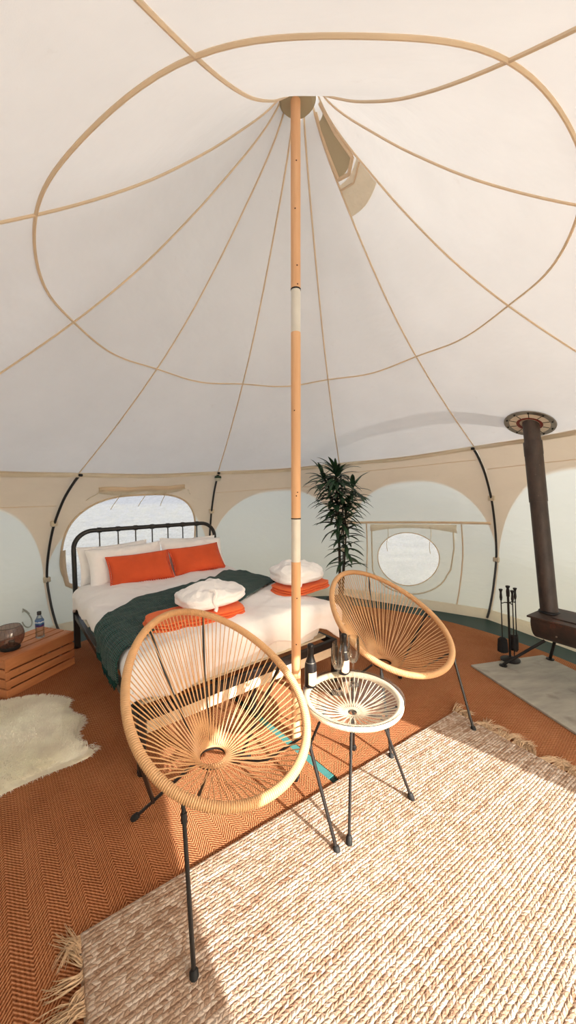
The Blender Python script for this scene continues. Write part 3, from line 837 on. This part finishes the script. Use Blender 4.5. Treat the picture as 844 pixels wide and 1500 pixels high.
def robe(u,v,z,rz,w,d,h,lab,seed):
    root=empty('folded_robe',bw(u,v,z),ba+rz,lab,'bathrobe','white folded bathrobes')
    mb=MB()
    def f(i,j):
        q=2*pi*i; t=-pi/2+pi*j; c,s=cos(q),sin(q)
        pr=(abs(c)**3+abs(s)**3)**(-1/3); ct=abs(cos(t))**.5
        x=c*pr*ct*w/2; y=s*pr*ct*d/2; st=sin(t); z=h/2+(1 if st>0 else -1)*abs(st)**.8*h/2
        lay=abs(sin(z/h*2.2*pi+1.5*nz(x*4,y*4,seed)))
        fold=.010*lay*(1-abs(2*j-1)**2)
        k=1+.22*nz(x*3+seed,y*3,z*4)+.05*nz(x*14,y*14,z*30+seed)
        top=(j**2)
        z=z*(1-.30*(abs(x)/(w/2))**2*top-.18*(y/(d/2))**2*top)+.05*nz(x*5+seed,y*5,3)*(z/h)+.012*nz(x*18+seed,y*18,3)*(z/h)
        z-=(.030*abs(nz(x*7+y*4,y*9-x*3,seed))+.016*abs(nz(x*16,y*18,seed)))*(z/h)
        return Vector((x*k+fold*c,y*k+fold*s,max(.0,z)))
    mb.grid(f,96,40); mb.build('robe_cloth',M['robe'],root,smooth=80)
    mb=MB(); mb.tube([Vector((-w*.22+.01*sin(i),-d*.5-.012+.06*max(0,i-8)/4*.9,.004+h*min(1,i/9)*.9)) for i in range(12)],.012,8); mb.build('robe_belt',M['robe'],root)
    return root
robe(.59,.35,.715,.12,.46,.36,.145,'white bathrobe folded on the orange towel at the left of the bed',4)
robe(1.42,.44,.704,-.02,.42,.32,.18,'white bathrobe folded on the orange towel at the right of the bed',9)

# ------------------------------------------------------------------ acapulco chairs
CP=dict(a=.3598,b=.4975,tau=.4143,zc=.6175,yc=.0096,e=.1436,hz=.277)
def ringpt(t,inset=0,drop=0):
    s=sin(t); X=(CP['a']-inset)*cos(t)*(1-CP['e']*s); U=(CP['b']-inset)*s
    return Vector((X, -(CP['yc']-U*cos(CP['tau'])), CP['zc']+U*sin(CP['tau'])-drop))
# local frame: +x right, -y is forward (so it maps onto the seat's facing direction)
def L3(x,y,z): return Vector((x,-y,z))
def make_chair(x,y,w,label):
    root=empty('cord_armchair',(x,y,.009),w,label,'armchair','round cord armchairs')
    dz=Vector((0,0,-.009))
    # wrapped rim
    N=330*4; mb=MB(); ps=[];rr=[]
    for i in range(N):
        ps.append(ringpt(2*pi*i/N)+dz); rr.append((.0158,.0188,.0195,.0188)[i%4])
    mb.tube(ps,rr,10,closed=True); mb.build('wrapped_rim',M['cane'],root,smooth=80)
    # hub
    hub=Vector((0,0,CP['hz']))+dz
    mb=MB(); HR=.062
    for r_,z_ in ((HR,.0),(HR+.008,.003),(HR+.016,.007)):
        mb.tube([hub+Vector((cos(2*pi*i/40)*r_,sin(2*pi*i/40)*r_,z_)) for i in range(40)],.0055,7,closed=True)
    mb.build('centre_ring',M['cane'],root)
    # cords
    mb=MB(); NC=96
    for k in range(NC):
        t=2*pi*(k+.5)/NC; p=ringpt(t,.012)+dz
        a=math.atan2(p.y-hub.y,p.x-hub.x); tw=.10*(1 if k%2 else -1)
        q=hub+Vector((cos(a+tw)*HR,sin(a+tw)*HR,.006))
        m=(p+q)/2+Vector((0,0,-.012-.010*(p-q).length))
        pts=[ringpt(t,.0)+dz+Vector((0,0,-.017)),p+Vector((0,0,-.010)),(p*.75+q*.25)*.5+(p+(q-p)*.25)*.5+Vector((0,0,-.008)),m,q+(p-q)*.2+Vector((0,0,-.006)),q]
        mb.tube(pts,.0026,5)
    mb.build('woven_cords',M['cane'],root)
    # frame rods under the cords
    mb=MB(); und=Vector((0,0,-.022))
    mb.tube([hub+Vector((cos(2*pi*i/32)*.064,sin(2*pi*i/32)*.064,-.012)) for i in range(32)],.006,6,closed=True)
    for t in (R(62),R(118)):
        p=ringpt(t,.0)+dz; q=hub+Vector((p.x,p.y,0)).normalized()*.075+und
        m=(p+q)/2+Vector((0,.03,-.035)); mb.tube([p,(p*.7+m*.3)+Vector((0,.008,-.006)),m,(q*.6+m*.4)+Vector((0,0,-.006)),q],.0065,6)
    frontk=[]; 
    for sx_ in(-1,1):
        t=R(270)+sx_*R(43); p=ringpt(t,.0,.02)+dz; q=hub+Vector((sx_*.05,-.055,-.022)); m=(p+q)/2+Vector((0,0,-.055))
        mb.tube([p,m,q],.0065,6); frontk.append(p)
        # side struts from the rim down to the rear legs
        t=R(270)+sx_*R(88); p=ringpt(t,.0,.02)+dz; f=L3(sx_*.306,-.185,0)+dz; top=L3(sx_*.07,-.03,CP['hz']-.02)+dz
        tgt=f+(top-f)*.33; mb.tube([p,tgt],.009,6)
    mb.build('seat_frame',M['black'],root)
    for sx_,fy in ((-1,.495),(1,.495),(-1,-.185),(1,-.185)):
        f=L3(sx_*.306,fy,.0); f.z=0
        top=(frontk[0] if sx_<0 else frontk[1]) if fy>0 else L3(sx_*.07,-.03,CP['hz']-.02)+dz
        mb=MB(); mb.tube([top,(top+f)/2,f+(top-f).normalized()*.02],.0075,8)
        if fy>0: j=top+(f-top)*.06; mb.tube([j,top+(f-top)*.12],.011,8)
        lg=mb.build('leg',M['black'],root)
        mb=MB(); dd=(top-f).normalized(); mb.tube([f+Vector((0,0,.0)),f+dd*.006+Vector((0,0,.002)),f+dd*.03,f+dd*.036],[.012,.015,.014,.009],10); mb.build('rubber_foot',M['rubber'],lg)
    return root
make_chair(-.3487,1.5615,.663,'round tan cord armchair in the foreground, left of the glass table')
make_chair(.6621,2.4378,.3767,'round tan cord armchair behind the glass table, in front of the small window')

# ------------------------------------------------------------------ table
tb=empty('side_table',(.3066,1.663,.019),0,'low round corded side table with a glass top between the two armchairs','table')
TH=.478
mb=MB(); N=230*4
mb.tube([Vector((cos(2*pi*i/N)*.222,sin(2*pi*i/N)*.222,TH-.012)) for i in range(N)],[(.0128,.0155,.0160,.0155)[i%4] for i in range(N)],10,closed=True)
mb.build('wrapped_rim',M['canewhite'],tb,smooth=80)
mb=MB()
for k in range(56):
    a=2*pi*k/56; tw=.35*(1 if k%2 else -1)
    p=Vector((cos(a)*.22,sin(a)*.22,TH-.018)); q=Vector((cos(a+tw)*.022,sin(a+tw)*.022,TH-.085)); mb.tube([p,(p+q)/2+Vector((0,0,-.006)),q],.0024,5)
mb.build('woven_cords',M['canewhite'],tb)
mb=MB(); mb.tube([Vector((cos(2*pi*i/24)*.022,sin(2*pi*i/24)*.022,TH-.088)) for i in range(24)],.005,6,closed=True)
mb.tube([Vector((cos(2*pi*i/64)*.236,sin(2*pi*i/64)*.236,TH+.005)) for i in range(64)],.0013,6,closed=True)
tf=-.2154
for k in range(4):
    a=tf-pi/2+k*pi/2; mb.tube([Vector((cos(a)*.02,sin(a)*.02,TH-.095)),Vector((cos(a)*.12,sin(a)*.12,TH-.085)),Vector((cos(a)*.216,sin(a)*.216,TH-.022))],.0055,6)
mb.build('table_frame',M['black'],tb)
for k in range(4):
    a=tf-pi/2+k*pi/2; top=Vector((cos(a)*.13,sin(a)*.13,TH-.08)); f=Vector((cos(a)*.282,sin(a)*.282,0))
    mb=MB(); mb.tube([top,(top+f)/2,f+(top-f)*.03],.0068,8); lg=mb.build('leg',M['black'],tb)
    dd=(top-f).normalized(); mb=MB(); mb.tube([f,f+dd*.006,f+dd*.03,f+dd*.038],[.011,.0145,.0135,.009],10); mb.build('rubber_foot',M['rubber'],lg)
mb=MB(); mb.lathe([(0,TH+.0072),(.240,TH+.0072),(.2425,TH+.009),(.2425,TH+.0125),(.240,TH+.0142),(0,TH+.0142)],(0,0,0),64); mb.build('glass_top',M['tableglass'],tb,smooth=False)
for x,y,a in ((.18,-.1,0),(-.19,.08,1),(.02,.21,2)):
    mb=MB(); mb.lathe([(0,0),(.006,0),(.006,.0022),(0,.0022)],(x,y,TH+.005),10); mb.build('glass_pad',M['rubber'],tb)
TT=.019+TH+.0145
def winebottle(x,y,rz,lab):
    root=empty('wine_bottle',(x,y,TT),rz,lab,'bottle','small black wine bottles on the table')
    pr=[(0,.004),(.024,.0),(.029,.004),(.0295,.01),(.0295,.10),(.028,.115),(.020,.14),(.0145,.158),(.0135,.17)]
    mb=MB(); mb.lathe(pr,(0,0,0),32); mb.build('bottle_glass',M['foil'],root)
    mb=MB(); mb.lathe([(.0175,.138),(.0155,.158),(.015,.19),(.0165,.192),(.0165,.208),(.014,.213),(0,.213)],(0,0,0),24); mb.build('foil_cap',M['foil'],root)
    mb=MB(); mb.lathe([(.0262,.120),(.0243,.127)],(0,0,0),32); mb.build('neck_band',M['steel'],root)
    mb=MB(); mb.grid(lambda i,j: Vector((cos(-2.3+1.7*i)*.0301,sin(-2.3+1.7*i)*.0301,.022+.058*j-.008*sin(pi*i)*(1-j))),14,4); mb.build('paper_label',M['label_cream'],root,label='peach coloured paper label')
    return root
winebottle(.109,1.722,.35,'small black wine bottle with peach label beside the centre pole')
winebottle(.292,1.845,.25,'small black wine bottle standing behind the champagne flutes')
def flute(x,y,lab):
    root=empty('champagne_flute',(x,y,TT),0,lab,'wine glass','champagne flutes on the table')
    mb=MB(); mb.lathe([(0,.0),(.031,.0),(.0312,.0015),(.012,.004),(.004,.008),(.0033,.02),(.0033,.105),(.006,.112)],(0,0,0),28); mb.build('stem',M['glass'],root)
    o=[(.006,.112),(.016,.118),(.026,.135),(.0305,.16),(.0295,.20),(.0265,.245)]
    i_=[(.0255,.245),(.0284,.20),(.0293,.16),(.0248,.136),(.015,.121),(0,.118)]
    mb=MB(); mb.lathe([(0,.112)]+o+i_,(0,0,0),32); mb.build('bowl',M['glass'],root)
flute(.236,1.665,'clear champagne flute nearest the front edge of the glass table')
flute(.322,1.735,'clear champagne flute in front of the rear wine bottle')

# ------------------------------------------------------------------ crate and things on it
cr=empty('wooden_crate',(-1.995,2.45,.009),math.atan2(.52,.17),'slatted pine crate used as a bedside table by the left wall','crate')
CL,CD,CH=.55,.37,.285
mb=MB()
for k,(z0,z1) in enumerate(((.0,.060),(.072,.126),(.138,.190),(.202,.285))):
    for y in (.0,CD): mb.box((CL/2,y+(.006 if y==0 else -.006),(z0+z1)/2),(CL,.012,z1-z0),None,.002)
mb.build('side_slats',M['crate'],cr)
for x,xi in ((.010,.026),(CL-.010,CL-.026)):
    mb=MB()
    for z0,z1 in ((.0,.06),(.072,.132),(.144,.204),(.216,.272)): mb.box((x,CD/2,(z0+z1)/2),(.016,CD-.026,z1-z0),None,.002)
    for y in (.025,CD-.025): mb.box((xi,y,CH/2-.008),(.022,.022,CH-.02))
    mb.build('end_panel',M['crate'],cr)
mb=MB()
for k in range(4): mb.box((CL/2,.012+.043+k*.0885,CH-.006),(CL-.002,.074,.012),None,.002)
mb.build('top_slats',M['crate'],cr)
CT=.009+CH
root=empty('candle_lantern',(-2.10,2.635,CT),0,'rounded smoked glass candle lantern on the wooden crate','lantern')
mb=MB(); mb.lathe([(0,0),(.060,0),(.064,.010),(.060,.026),(.0,.026)],(0,0,0),32); mb.build('lantern_base',M['rubber'],root)
pr=[(.055,.02),(.075,.045),(.088,.08),(.090,.115),(.082,.15),(.070,.172)]
mb=MB(); mb.add(*(lambda q:(q.v,q.f))(MB().grid(lambda i,j: Vector((cos(2*pi*i)*spline([z for r,z in pr],[r for r,z in pr])(.02+.152*j),sin(2*pi*i)*spline([z for r,z in pr],[r for r,z in pr])(.02+.152*j),.02+.152*j)),40,14))); ob=mb.build('glass_bowl',M['smoke'],root)
mb=MB(); mb.tube([Vector((cos(2*pi*i/40)*.070,sin(2*pi*i/40)*.070,.173)) for i in range(40)],.002,6,closed=True)
for k in range(20):
    a=2*pi*k/20; mb.tube([Vector((cos(a)*(r+.002),sin(a)*(r+.002),z)) for r,z in pr],.0005,4)
mb.build('wire_cage',M['black'],root)
mb=MB(); mb.lathe([(0,.026),(.020,.026),(.021,.062),(.018,.064),(0,.062)],(0.01,0,0),20); mb.build('candle',M['wax'],root)
root=empty('reed_diffuser',(-2.225,2.60,CT),0,'reed diffuser with black sticks beside the candle lantern','diffuser')
mb=MB(); mb.lathe([(0,0),(.030,0),(.033,.006),(.033,.06),(.020,.075),(.013,.08),(.013,.095),(0,.095)],(0,0,0),24); mb.build('diffuser_bottle',M['smoke'],root)
for a,tl in ((.1,.16),(.9,.25),(2.6,.2),(3.6,.24),(5.2,.22),(4.4,.12)):
    mb=MB(); d=Vector((cos(a)*tl,sin(a)*tl,1)).normalized(); mb.tube([Vector((0,0,.015)),Vector((0,0,.015))+d*.265],.0022,5); mb.build('reed',M['reed'],root)
root=empty('water_bottle',(-2.02,2.845,CT),0,'small clear water bottle with blue label on the wooden crate','bottle')
pr=[(0,.003),(.026,.0),(.031,.006),(.031,.02),(.029,.03),(.031,.045),(.029,.06),(.031,.075),(.031,.13),(.028,.15),(.016,.178),(.012,.186),(.012,.198)]
mb=MB(); mb.lathe(pr,(0,0,0),28); mb.build('bottle_body',M['pet'],root)
mb=MB(); mb.lathe([(.0316,.095),(.0318,.10),(.0318,.145),(.030,.15)],(0,0,0),32); mb.build('bottle_label',M['blabel'],root,label='blue and purple wrap label')
mb=MB(); mb.lathe([(.0145,.188),(.0155,.190),(.0155,.212),(.014,.215),(0,.215)],(0,0,0),20); mb.build('bottle_cap',M['bottlecap'],root)
# grey loop shape against the canvas behind the bottle
mb=MB(); c0=(-63.3,.26)
mb.tube([W(c0[0]+.8*cos(R(q))*(1-.3*sin(R(q))),.25+.085*sin(R(q)),-.02) for q in range(-170,120,12)]+[W(-63.4,.36,-.02),W(-62.9,.33,-.02),W(-62.5,.29,-.02)],.006,6)
o=mb.build('grey_loop',plain('GreyLoop',(168,170,160),rough=.8)); tag(o,'grey loop on the canvas wall behind the water bottle','tie')

# ------------------------------------------------------------------ palm
root=empty('potted_palm',(.575,3.92,.009),0,'tall dark green palm plant in a pot behind the far armchair','plant')
mb=MB(); mb.lathe([(0,0),(.115,0),(.12,.01),(.15,.25),(.155,.26),(.145,.265),(.135,.24),(0,.235)],(0,0,0),32); mb.build('pot',M['stone'],root)
mb=MB(); mb.lathe([(0,.238),(.13,.238),(.134,.232)],(0,0,0),24); mb.build('soil',M['soil'],root)
stems=[([(0,0,.2),(-.005,0,.7),(-.02,0,1.1),(-.045,.0,1.5),(-.05,0,1.66)],.016),([(.03,.02,.2),(.045,0,.6),(.06,-.01,.95),(.05,0,1.25)],.010),([(-.02,.01,.9),(-.06,-.02,1.25),(-.14,-.03,1.52),(-.2,-.03,1.62)],.007),([(.0,.0,.95),(.08,-.03,1.3),(.13,-.03,1.5)],.007)]
fol=MB()
def sample(ps,t):
    t=max(0,min(.9999,t))*(len(ps)-1); i=int(t); return Vector(ps[i]).lerp(Vector(ps[i+1]),t-i)
def leaf(p,az,el,L,wd):
    d=Vector((cos(az)*cos(el),sin(az)*cos(el),sin(el))); side=Vector((-sin(az),cos(az),0)); N_=7; vs=[]
    pos=Vector(p); e=el
    for i in range(N_+1):
        f=i/N_; w=wd*(sin(pi*min(1,f*.92+.08))**.7)*(1 if f<1 else 0)
        nrm=side.cross(Vector((cos(az)*cos(e),sin(az)*cos(e),sin(e))))
        vs += [pos-side*w,pos-nrm*w*.35,pos+side*w]
        e-= (.09+.09*random.random())*L/.28
        pos=pos+Vector((cos(az)*cos(e),sin(az)*cos(e),sin(e)))*L/N_
    fs=[]
    for i in range(N_):
        a=i*3; fs += [(a,a+1,a+4,a+3),(a+1,a+2,a+5,a+4)]
    fol.add(vs,fs)
for si,(ps,r) in enumerate(stems):
    mb=MB(); mb.tube(ps,[r*(1-.4*i/len(ps)) for i in range(len(ps))],8); mb.build('stem',M['trunk'],root)
    n=[120,62,44,40][si]; t0=[.46,.35,.35,.45][si]
    for k in range(n):
        f=k/(n-1); t=t0+(1-t0)*f; az=k*2.399+random.uniform(-.3,.3)
        top=max(0,(f-.8)/.2); el=.32+random.uniform(-.35,.35)+top*.9
        leaf(sample(ps,t),az,el,random.uniform(.25,.36)*(1 if si==0 else .85)*(1-.15*top),random.uniform(.017,.026))
fo=fol.build('foliage',M['leaf'],root,smooth=60)

# ------------------------------------------------------------------ stove group
bA=Vector((1.519,2.896)); bX=Vector((.958,.287)); 
mb=MB(); mb.box((.3715,-.62,.008),(.743,1.24,.016),None,.002); o=mb.build('stove_board',M['board']); o.location=(1.519,2.896,.0095); o.rotation_euler=(0,0,math.atan2(.235,.972))
tag(o,'flat grey fibre board on the matting under the stove','hearth board')
st=empty('wood_stove',(1.90,2.80,.026),math.atan2(-.835,.55),'low dark steel wood burning stove with barrel body at the right edge','stove')
# local x along the body, local y to the far side
SZ=.44; SL=.58; SD=.40
mb=MB(); mb.box((SL/2,SD/2,SZ+.007),(SL,SD,.014),None,.002); mb.box((SL/2,SD/2,SZ+.018),(SL*.5,SD*.6,.008),None,.002); mb.build('top_plate',M['stove'],st)
mb=MB(); secs=[]
def body(i,j):
    q=-.12-(pi-.24)*j
    x=.02+i*(SL-.04); r=.5*SD-.02
    return Vector((x,SD/2+cos(q)*r*1.0,SZ+sin(q)*r*1.12+.0))
mb.grid(body,10,24)
for x in (.02,SL-.02):
    o_=len(mb.v); vs=[(x,body(0,j/24).y,body(0,j/24).z) for j in range(25)]; mb.add(vs,[tuple(range(25)) if x<.1 else tuple(range(25))[::-1]])
mb.box((SL/2,SD/2,SZ-.02),(SL-.04,SD-.045,.04))
mb.build('firebox',M['stove'],st)
for x in (.2,.42):
    mb=MB(); mb.lathe([(0,0),(.007,0),(.006,.005),(0,.006)],(x,.022,SZ-.10),8,Matrix.Rotation(R(90),3,'X')); mb.build('bolt',M['steel'],st)
ml=st.location
def wl(p): 
    a=-math.atan2(-.835,.55); q=Vector((p[0]-1.90,p[1]-2.80)); return Vector((q.x*cos(a)-q.y*sin(a),q.x*sin(a)+q.y*cos(a)))
for p,top in (((1.775,2.875),(.10,.09,.26)),((2.243,2.985),(.10,.31,.26)),((2.07,2.32),(.50,.09,.26)),((2.47,2.50),(.50,.31,.26))):
    q=wl(p); f=Vector((q.x,q.y,.0)); t_=Vector(top); mb=MB()
    mb.tube([t_,f+Vector((0,0,.012))],.012,8); mb.lathe([(0,0),(.030,0),(.030,.006),(.014,.010),(0,.012)],f,14); mb.build('leg',M['blacksteel'],st)
fb=Vector((2.125,2.86,.026+SZ+.022)); ft=Vector((2.05,3.07,2.09))
fl_=empty('stove_flue',fb,0,'tall dark steel flue pipe rising from the stove through the canvas','chimney pipe')
def fp(t): return (ft-fb)*t
mb=MB(); mb.tube([fp(0),fp(.3),fp(.56)],.062,28); mb.build('lower_pipe',M['flue'],fl_)
mb=MB(); mb.tube([fp(.555),fp(.7),fp(.86)],.066,28); mb.build('middle_pipe',M['flue'],fl_)
mb=MB(); mb.tube([fp(.80),fp(.92),fp(1.03)],.060,28); mb.tube([fp(.795),fp(.80),fp(.865),fp(.87)],[.066,.0685,.0685,.066],28); mb.build('upper_pipe',M['flue'],fl_)
o0=fp(1.03); o1=Vector((1.88,2.62,3.15))-fb
mb=MB(); mb.tube([o0,o0+(o1-o0)*.5,o1],.055,20); mb.lathe([(.0,.0),(.09,.0),(.0,.06)],o1+Vector((0,0,.06)),20); mb.build('outside_pipe',M['flue'],fl_)
mb=MB(); mb.lathe([(0,0),(.075,0),(.072,.008),(.062,.014),(0,.014)],(0,0,-.004),28); mb.build('flue_collar',M['blacksteel'],fl_)
# flashing disc on the canvas
az_f=math.degrees(math.atan2(ft.x-CX,ft.y-CY)); rf=math.hypot(ft.x-CX,ft.y-CY)
c=RF(az_f,rf); n_=(RF(az_f+2,rf)-c).cross(RF(az_f,rf+.05)-c).normalized()
if n_.z>0: n_=-n_
t1=(RF(az_f,rf+.05)-c).normalized(); t2=n_.cross(t1)
FM=Matrix((t1,t2,n_)).transposed()
fd=empty('flue_flashing',c+n_*.012,0,'round riveted metal flashing plate where the flue passes the roof','flashing')
mb=MB(); mb.lathe([(.150,0),(.150,.006),(.190,.007),(.192,0),(.150,0)],(0,0,0),48,FM); mb.build('steel_ring',M['steel'],fd)
mb=MB(); mb.lathe([(.098,.001),(.098,.005),(.152,.005),(.152,.001)],(0,0,0),48,FM); mb.build('gasket_ring',M['gauze'],fd)
mb=MB(); mb.lathe([(.060,-.02),(.075,.004),(.10,.003),(.10,-.001)],(0,0,0),48,FM); mb.build('red_boot',M['redsilicone'],fd)
for k in range(10):
    mb=MB(); a=2*pi*k/10+.2; p=FM@Vector((cos(a)*.17,sin(a)*.17,.009)); mb.lathe([(0,0),(.008,0),(.006,.006),(0,.007)],p,8,FM)
    q=[FM@Vector((cos(a)*r,sin(a)*r,.006)) for r in (.10,.15)]; mb.tube(q,.003,4); mb.build('rivet',M['blacksteel'],fd)

# fire tools
TL=Matrix.Rotation(R(-4),4,'Y')
SB=Vector((1.895,2.975,.0255))
ts=empty('fire_tool_stand',SB,0,'black iron fire tool stand on the grey board beside the stove','tool stand')
ts.matrix_world=Matrix.Translation(SB)@TL
mb=MB(); mb.lathe([(0,0.0),(.075,0.0),(.075,.008),(.05,.018),(.014,.03),(0,.03)],(0,0,0),28); mb.build('stand_base',M['blacksteel'],ts)
mb=MB(); mb.tube([(0,0,.02),(0,0,.3),(0,0,.56)],.009,10); mb.lathe([(0,.55),(.013,.555),(.014,.60),(.010,.625),(.017,.635),(.017,.645),(0,.65)],(0,0,0),14); mb.build('stand_post',M['blacksteel'],ts)
mb=MB()
for a in (R(180),R(0),R(270)):
    mb.tube([(0,0,.50),(cos(a)*.03,sin(a)*.03,.505),(cos(a)*.055,sin(a)*.055,.50),(cos(a)*.062,sin(a)*.062,.515)],.0045,6)
mb.build('hanger_arms',M['blacksteel'],ts)
def tool(name,a,lab,kind):
    P=TL@Vector((cos(a)*.06,sin(a)*.06,0)); o=empty(name,(0,0,0),0,lab,'fire tool','fire tools hanging on the stand'); o.matrix_world=Matrix.Translation(SB+P+Vector((0,0,0)))@TL
    mb=MB(); mb.tube([(0,0,.20),(0,0,.4),(0,0,.53)],.0045,8); mb.build('rod',M['blacksteel'],o)
    mb=MB(); mb.lathe([(0,.52),(.007,.525),(.011,.55),(.008,.59),(.010,.605),(.015,.615),(.015,.622),(0,.626)],(0,0,0),12); mb.build('handle',M['blacksteel'],o)
    mb=MB()
    if kind=='brush':
        mb.lathe([(0,.205),(.022,.20),(.036,.185),(.040,.13),(.042,.085),(.03,.078),(0,.08)],(0,0,0),18); mb.build('bristles',M['brush'],o)
    elif kind=='shovel':
        mb.grid(lambda i,j: Vector(((-.035+.07*i),.012-.02*(2*i-1)**2*-1,.21-.14*j)),8,6); ob=mb.build('blade',M['blacksteel'],o); solidify(ob,.003,0)
    else:
        mb.tube([(0,0,.21),(0,0,.08),(.0,-.004,.05)],[.0045,.0045,.002],8); mb.tube([(0,0,.11),(.02,0,.10),(.035,0,.12)],.004,6); mb.build('poker_tip',M['blacksteel'],o)
tool('hearth_brush',R(180),'black hearth brush hanging at the left of the fire tool stand','brush')
tool('hearth_shovel',R(0),'black hearth shovel hanging at the right of the fire tool stand','shovel')
tool('fire_poker',R(270),'black fire poker hanging at the front of the fire tool stand','poker')

# camping lantern at the top of the pole by the bed
lp=W(-22.5,1.74,-.10)
root=empty('camping_lantern',lp,0,'small green and white camping lantern hung at the eave above the bed','lantern')
mb=MB(); mb.lathe([(0,-.035),(.026,-.034),(.036,-.015),(.038,.0),(.0,.0)],(0,0,0),20); mb.build('lantern_glass',plain('FrostedLens',(190,186,170),rough=.4),root)
mb=MB(); mb.lathe([(0,.0),(.04,.0),(.042,.01),(.036,.028),(.0,.03)],(0,0,0),20); mb.build('lantern_cap',plain('GreenPlastic',(36,62,44),rough=.5),root)
mb=MB()
for k in range(6):
    a=2*pi*k/6; mb.tube([(cos(a)*.01,sin(a)*.01,.028),(cos(a)*.035,sin(a)*.035,.065)],.003,5)
mb.build('hanging_cords',M['rubber'],root)

# ------------------------------------------------------------------ light and camera
w=bpy.data.worlds.new('World'); sc.world=w; w.use_nodes=True; nt=w.node_tree; nt.nodes.clear()
o_=nt.nodes.new('ShaderNodeOutputWorld'); bg=nt.nodes.new('ShaderNodeBackground'); sky=nt.nodes.new('ShaderNodeTexSky')
sky.sky_type='NISHITA'; sky.sun_disc=False; sky.sun_elevation=R(27.6); sky.sun_rotation=R(137); sky.air_density=1; sky.dust_density=3; sky.ozone_density=.6
mixn=nt.nodes.new('ShaderNodeMix'); mixn.data_type='RGBA'; mixn.inputs[0].default_value=.6; mixn.inputs[7].default_value=(3.2,3.1,3.0,1)
nt.links.new(sky.outputs[0],mixn.inputs[6]); nt.links.new(mixn.outputs[2],bg.inputs[0]); bg.inputs[1].default_value=.60; nt.links.new(bg.outputs[0],o_.inputs[0])
sd=bpy.data.lights.new('Sun','SUN'); sd.energy=7.8; sd.angle=R(.55); sd.color=(1,.96,.91)
so=bpy.data.objects.new('Sun',sd); COL.objects.link(so)
sdir=Vector((-.68,.733,-.523)).normalized(); so.rotation_euler=sdir.to_track_quat('-Z','Y').to_euler(); so.location=(4,-3,5)
cam=bpy.data.cameras.new('Camera'); co=bpy.data.objects.new('Camera',cam); COL.objects.link(co); sc.camera=co
cam.sensor_fit='VERTICAL'; cam.sensor_height=36; cam.lens=524.623/1500*36; cam.clip_start=.03; cam.clip_end=200
co.matrix_world=Matrix.Translation((0,0,1.4857))@Matrix.Rotation(R(90)-.0623,4,'X')@Matrix.Rotation(-.0039,4,'Z')
sc.view_settings.view_transform='Standard'; sc.view_settings.look='None'; sc.view_settings.gamma=1; sc.view_settings.use_curve_mapping=False
sc.view_settings.exposure=.66
sc.cycles.max_bounces=14; sc.cycles.diffuse_bounces=8; sc.cycles.transmission_bounces=10; sc.cycles.transparent_max_bounces=16; sc.cycles.glossy_bounces=5
sc.cycles.use_denoising=True; sc.cycles.caustics_refractive=False; sc.cycles.caustics_reflective=False
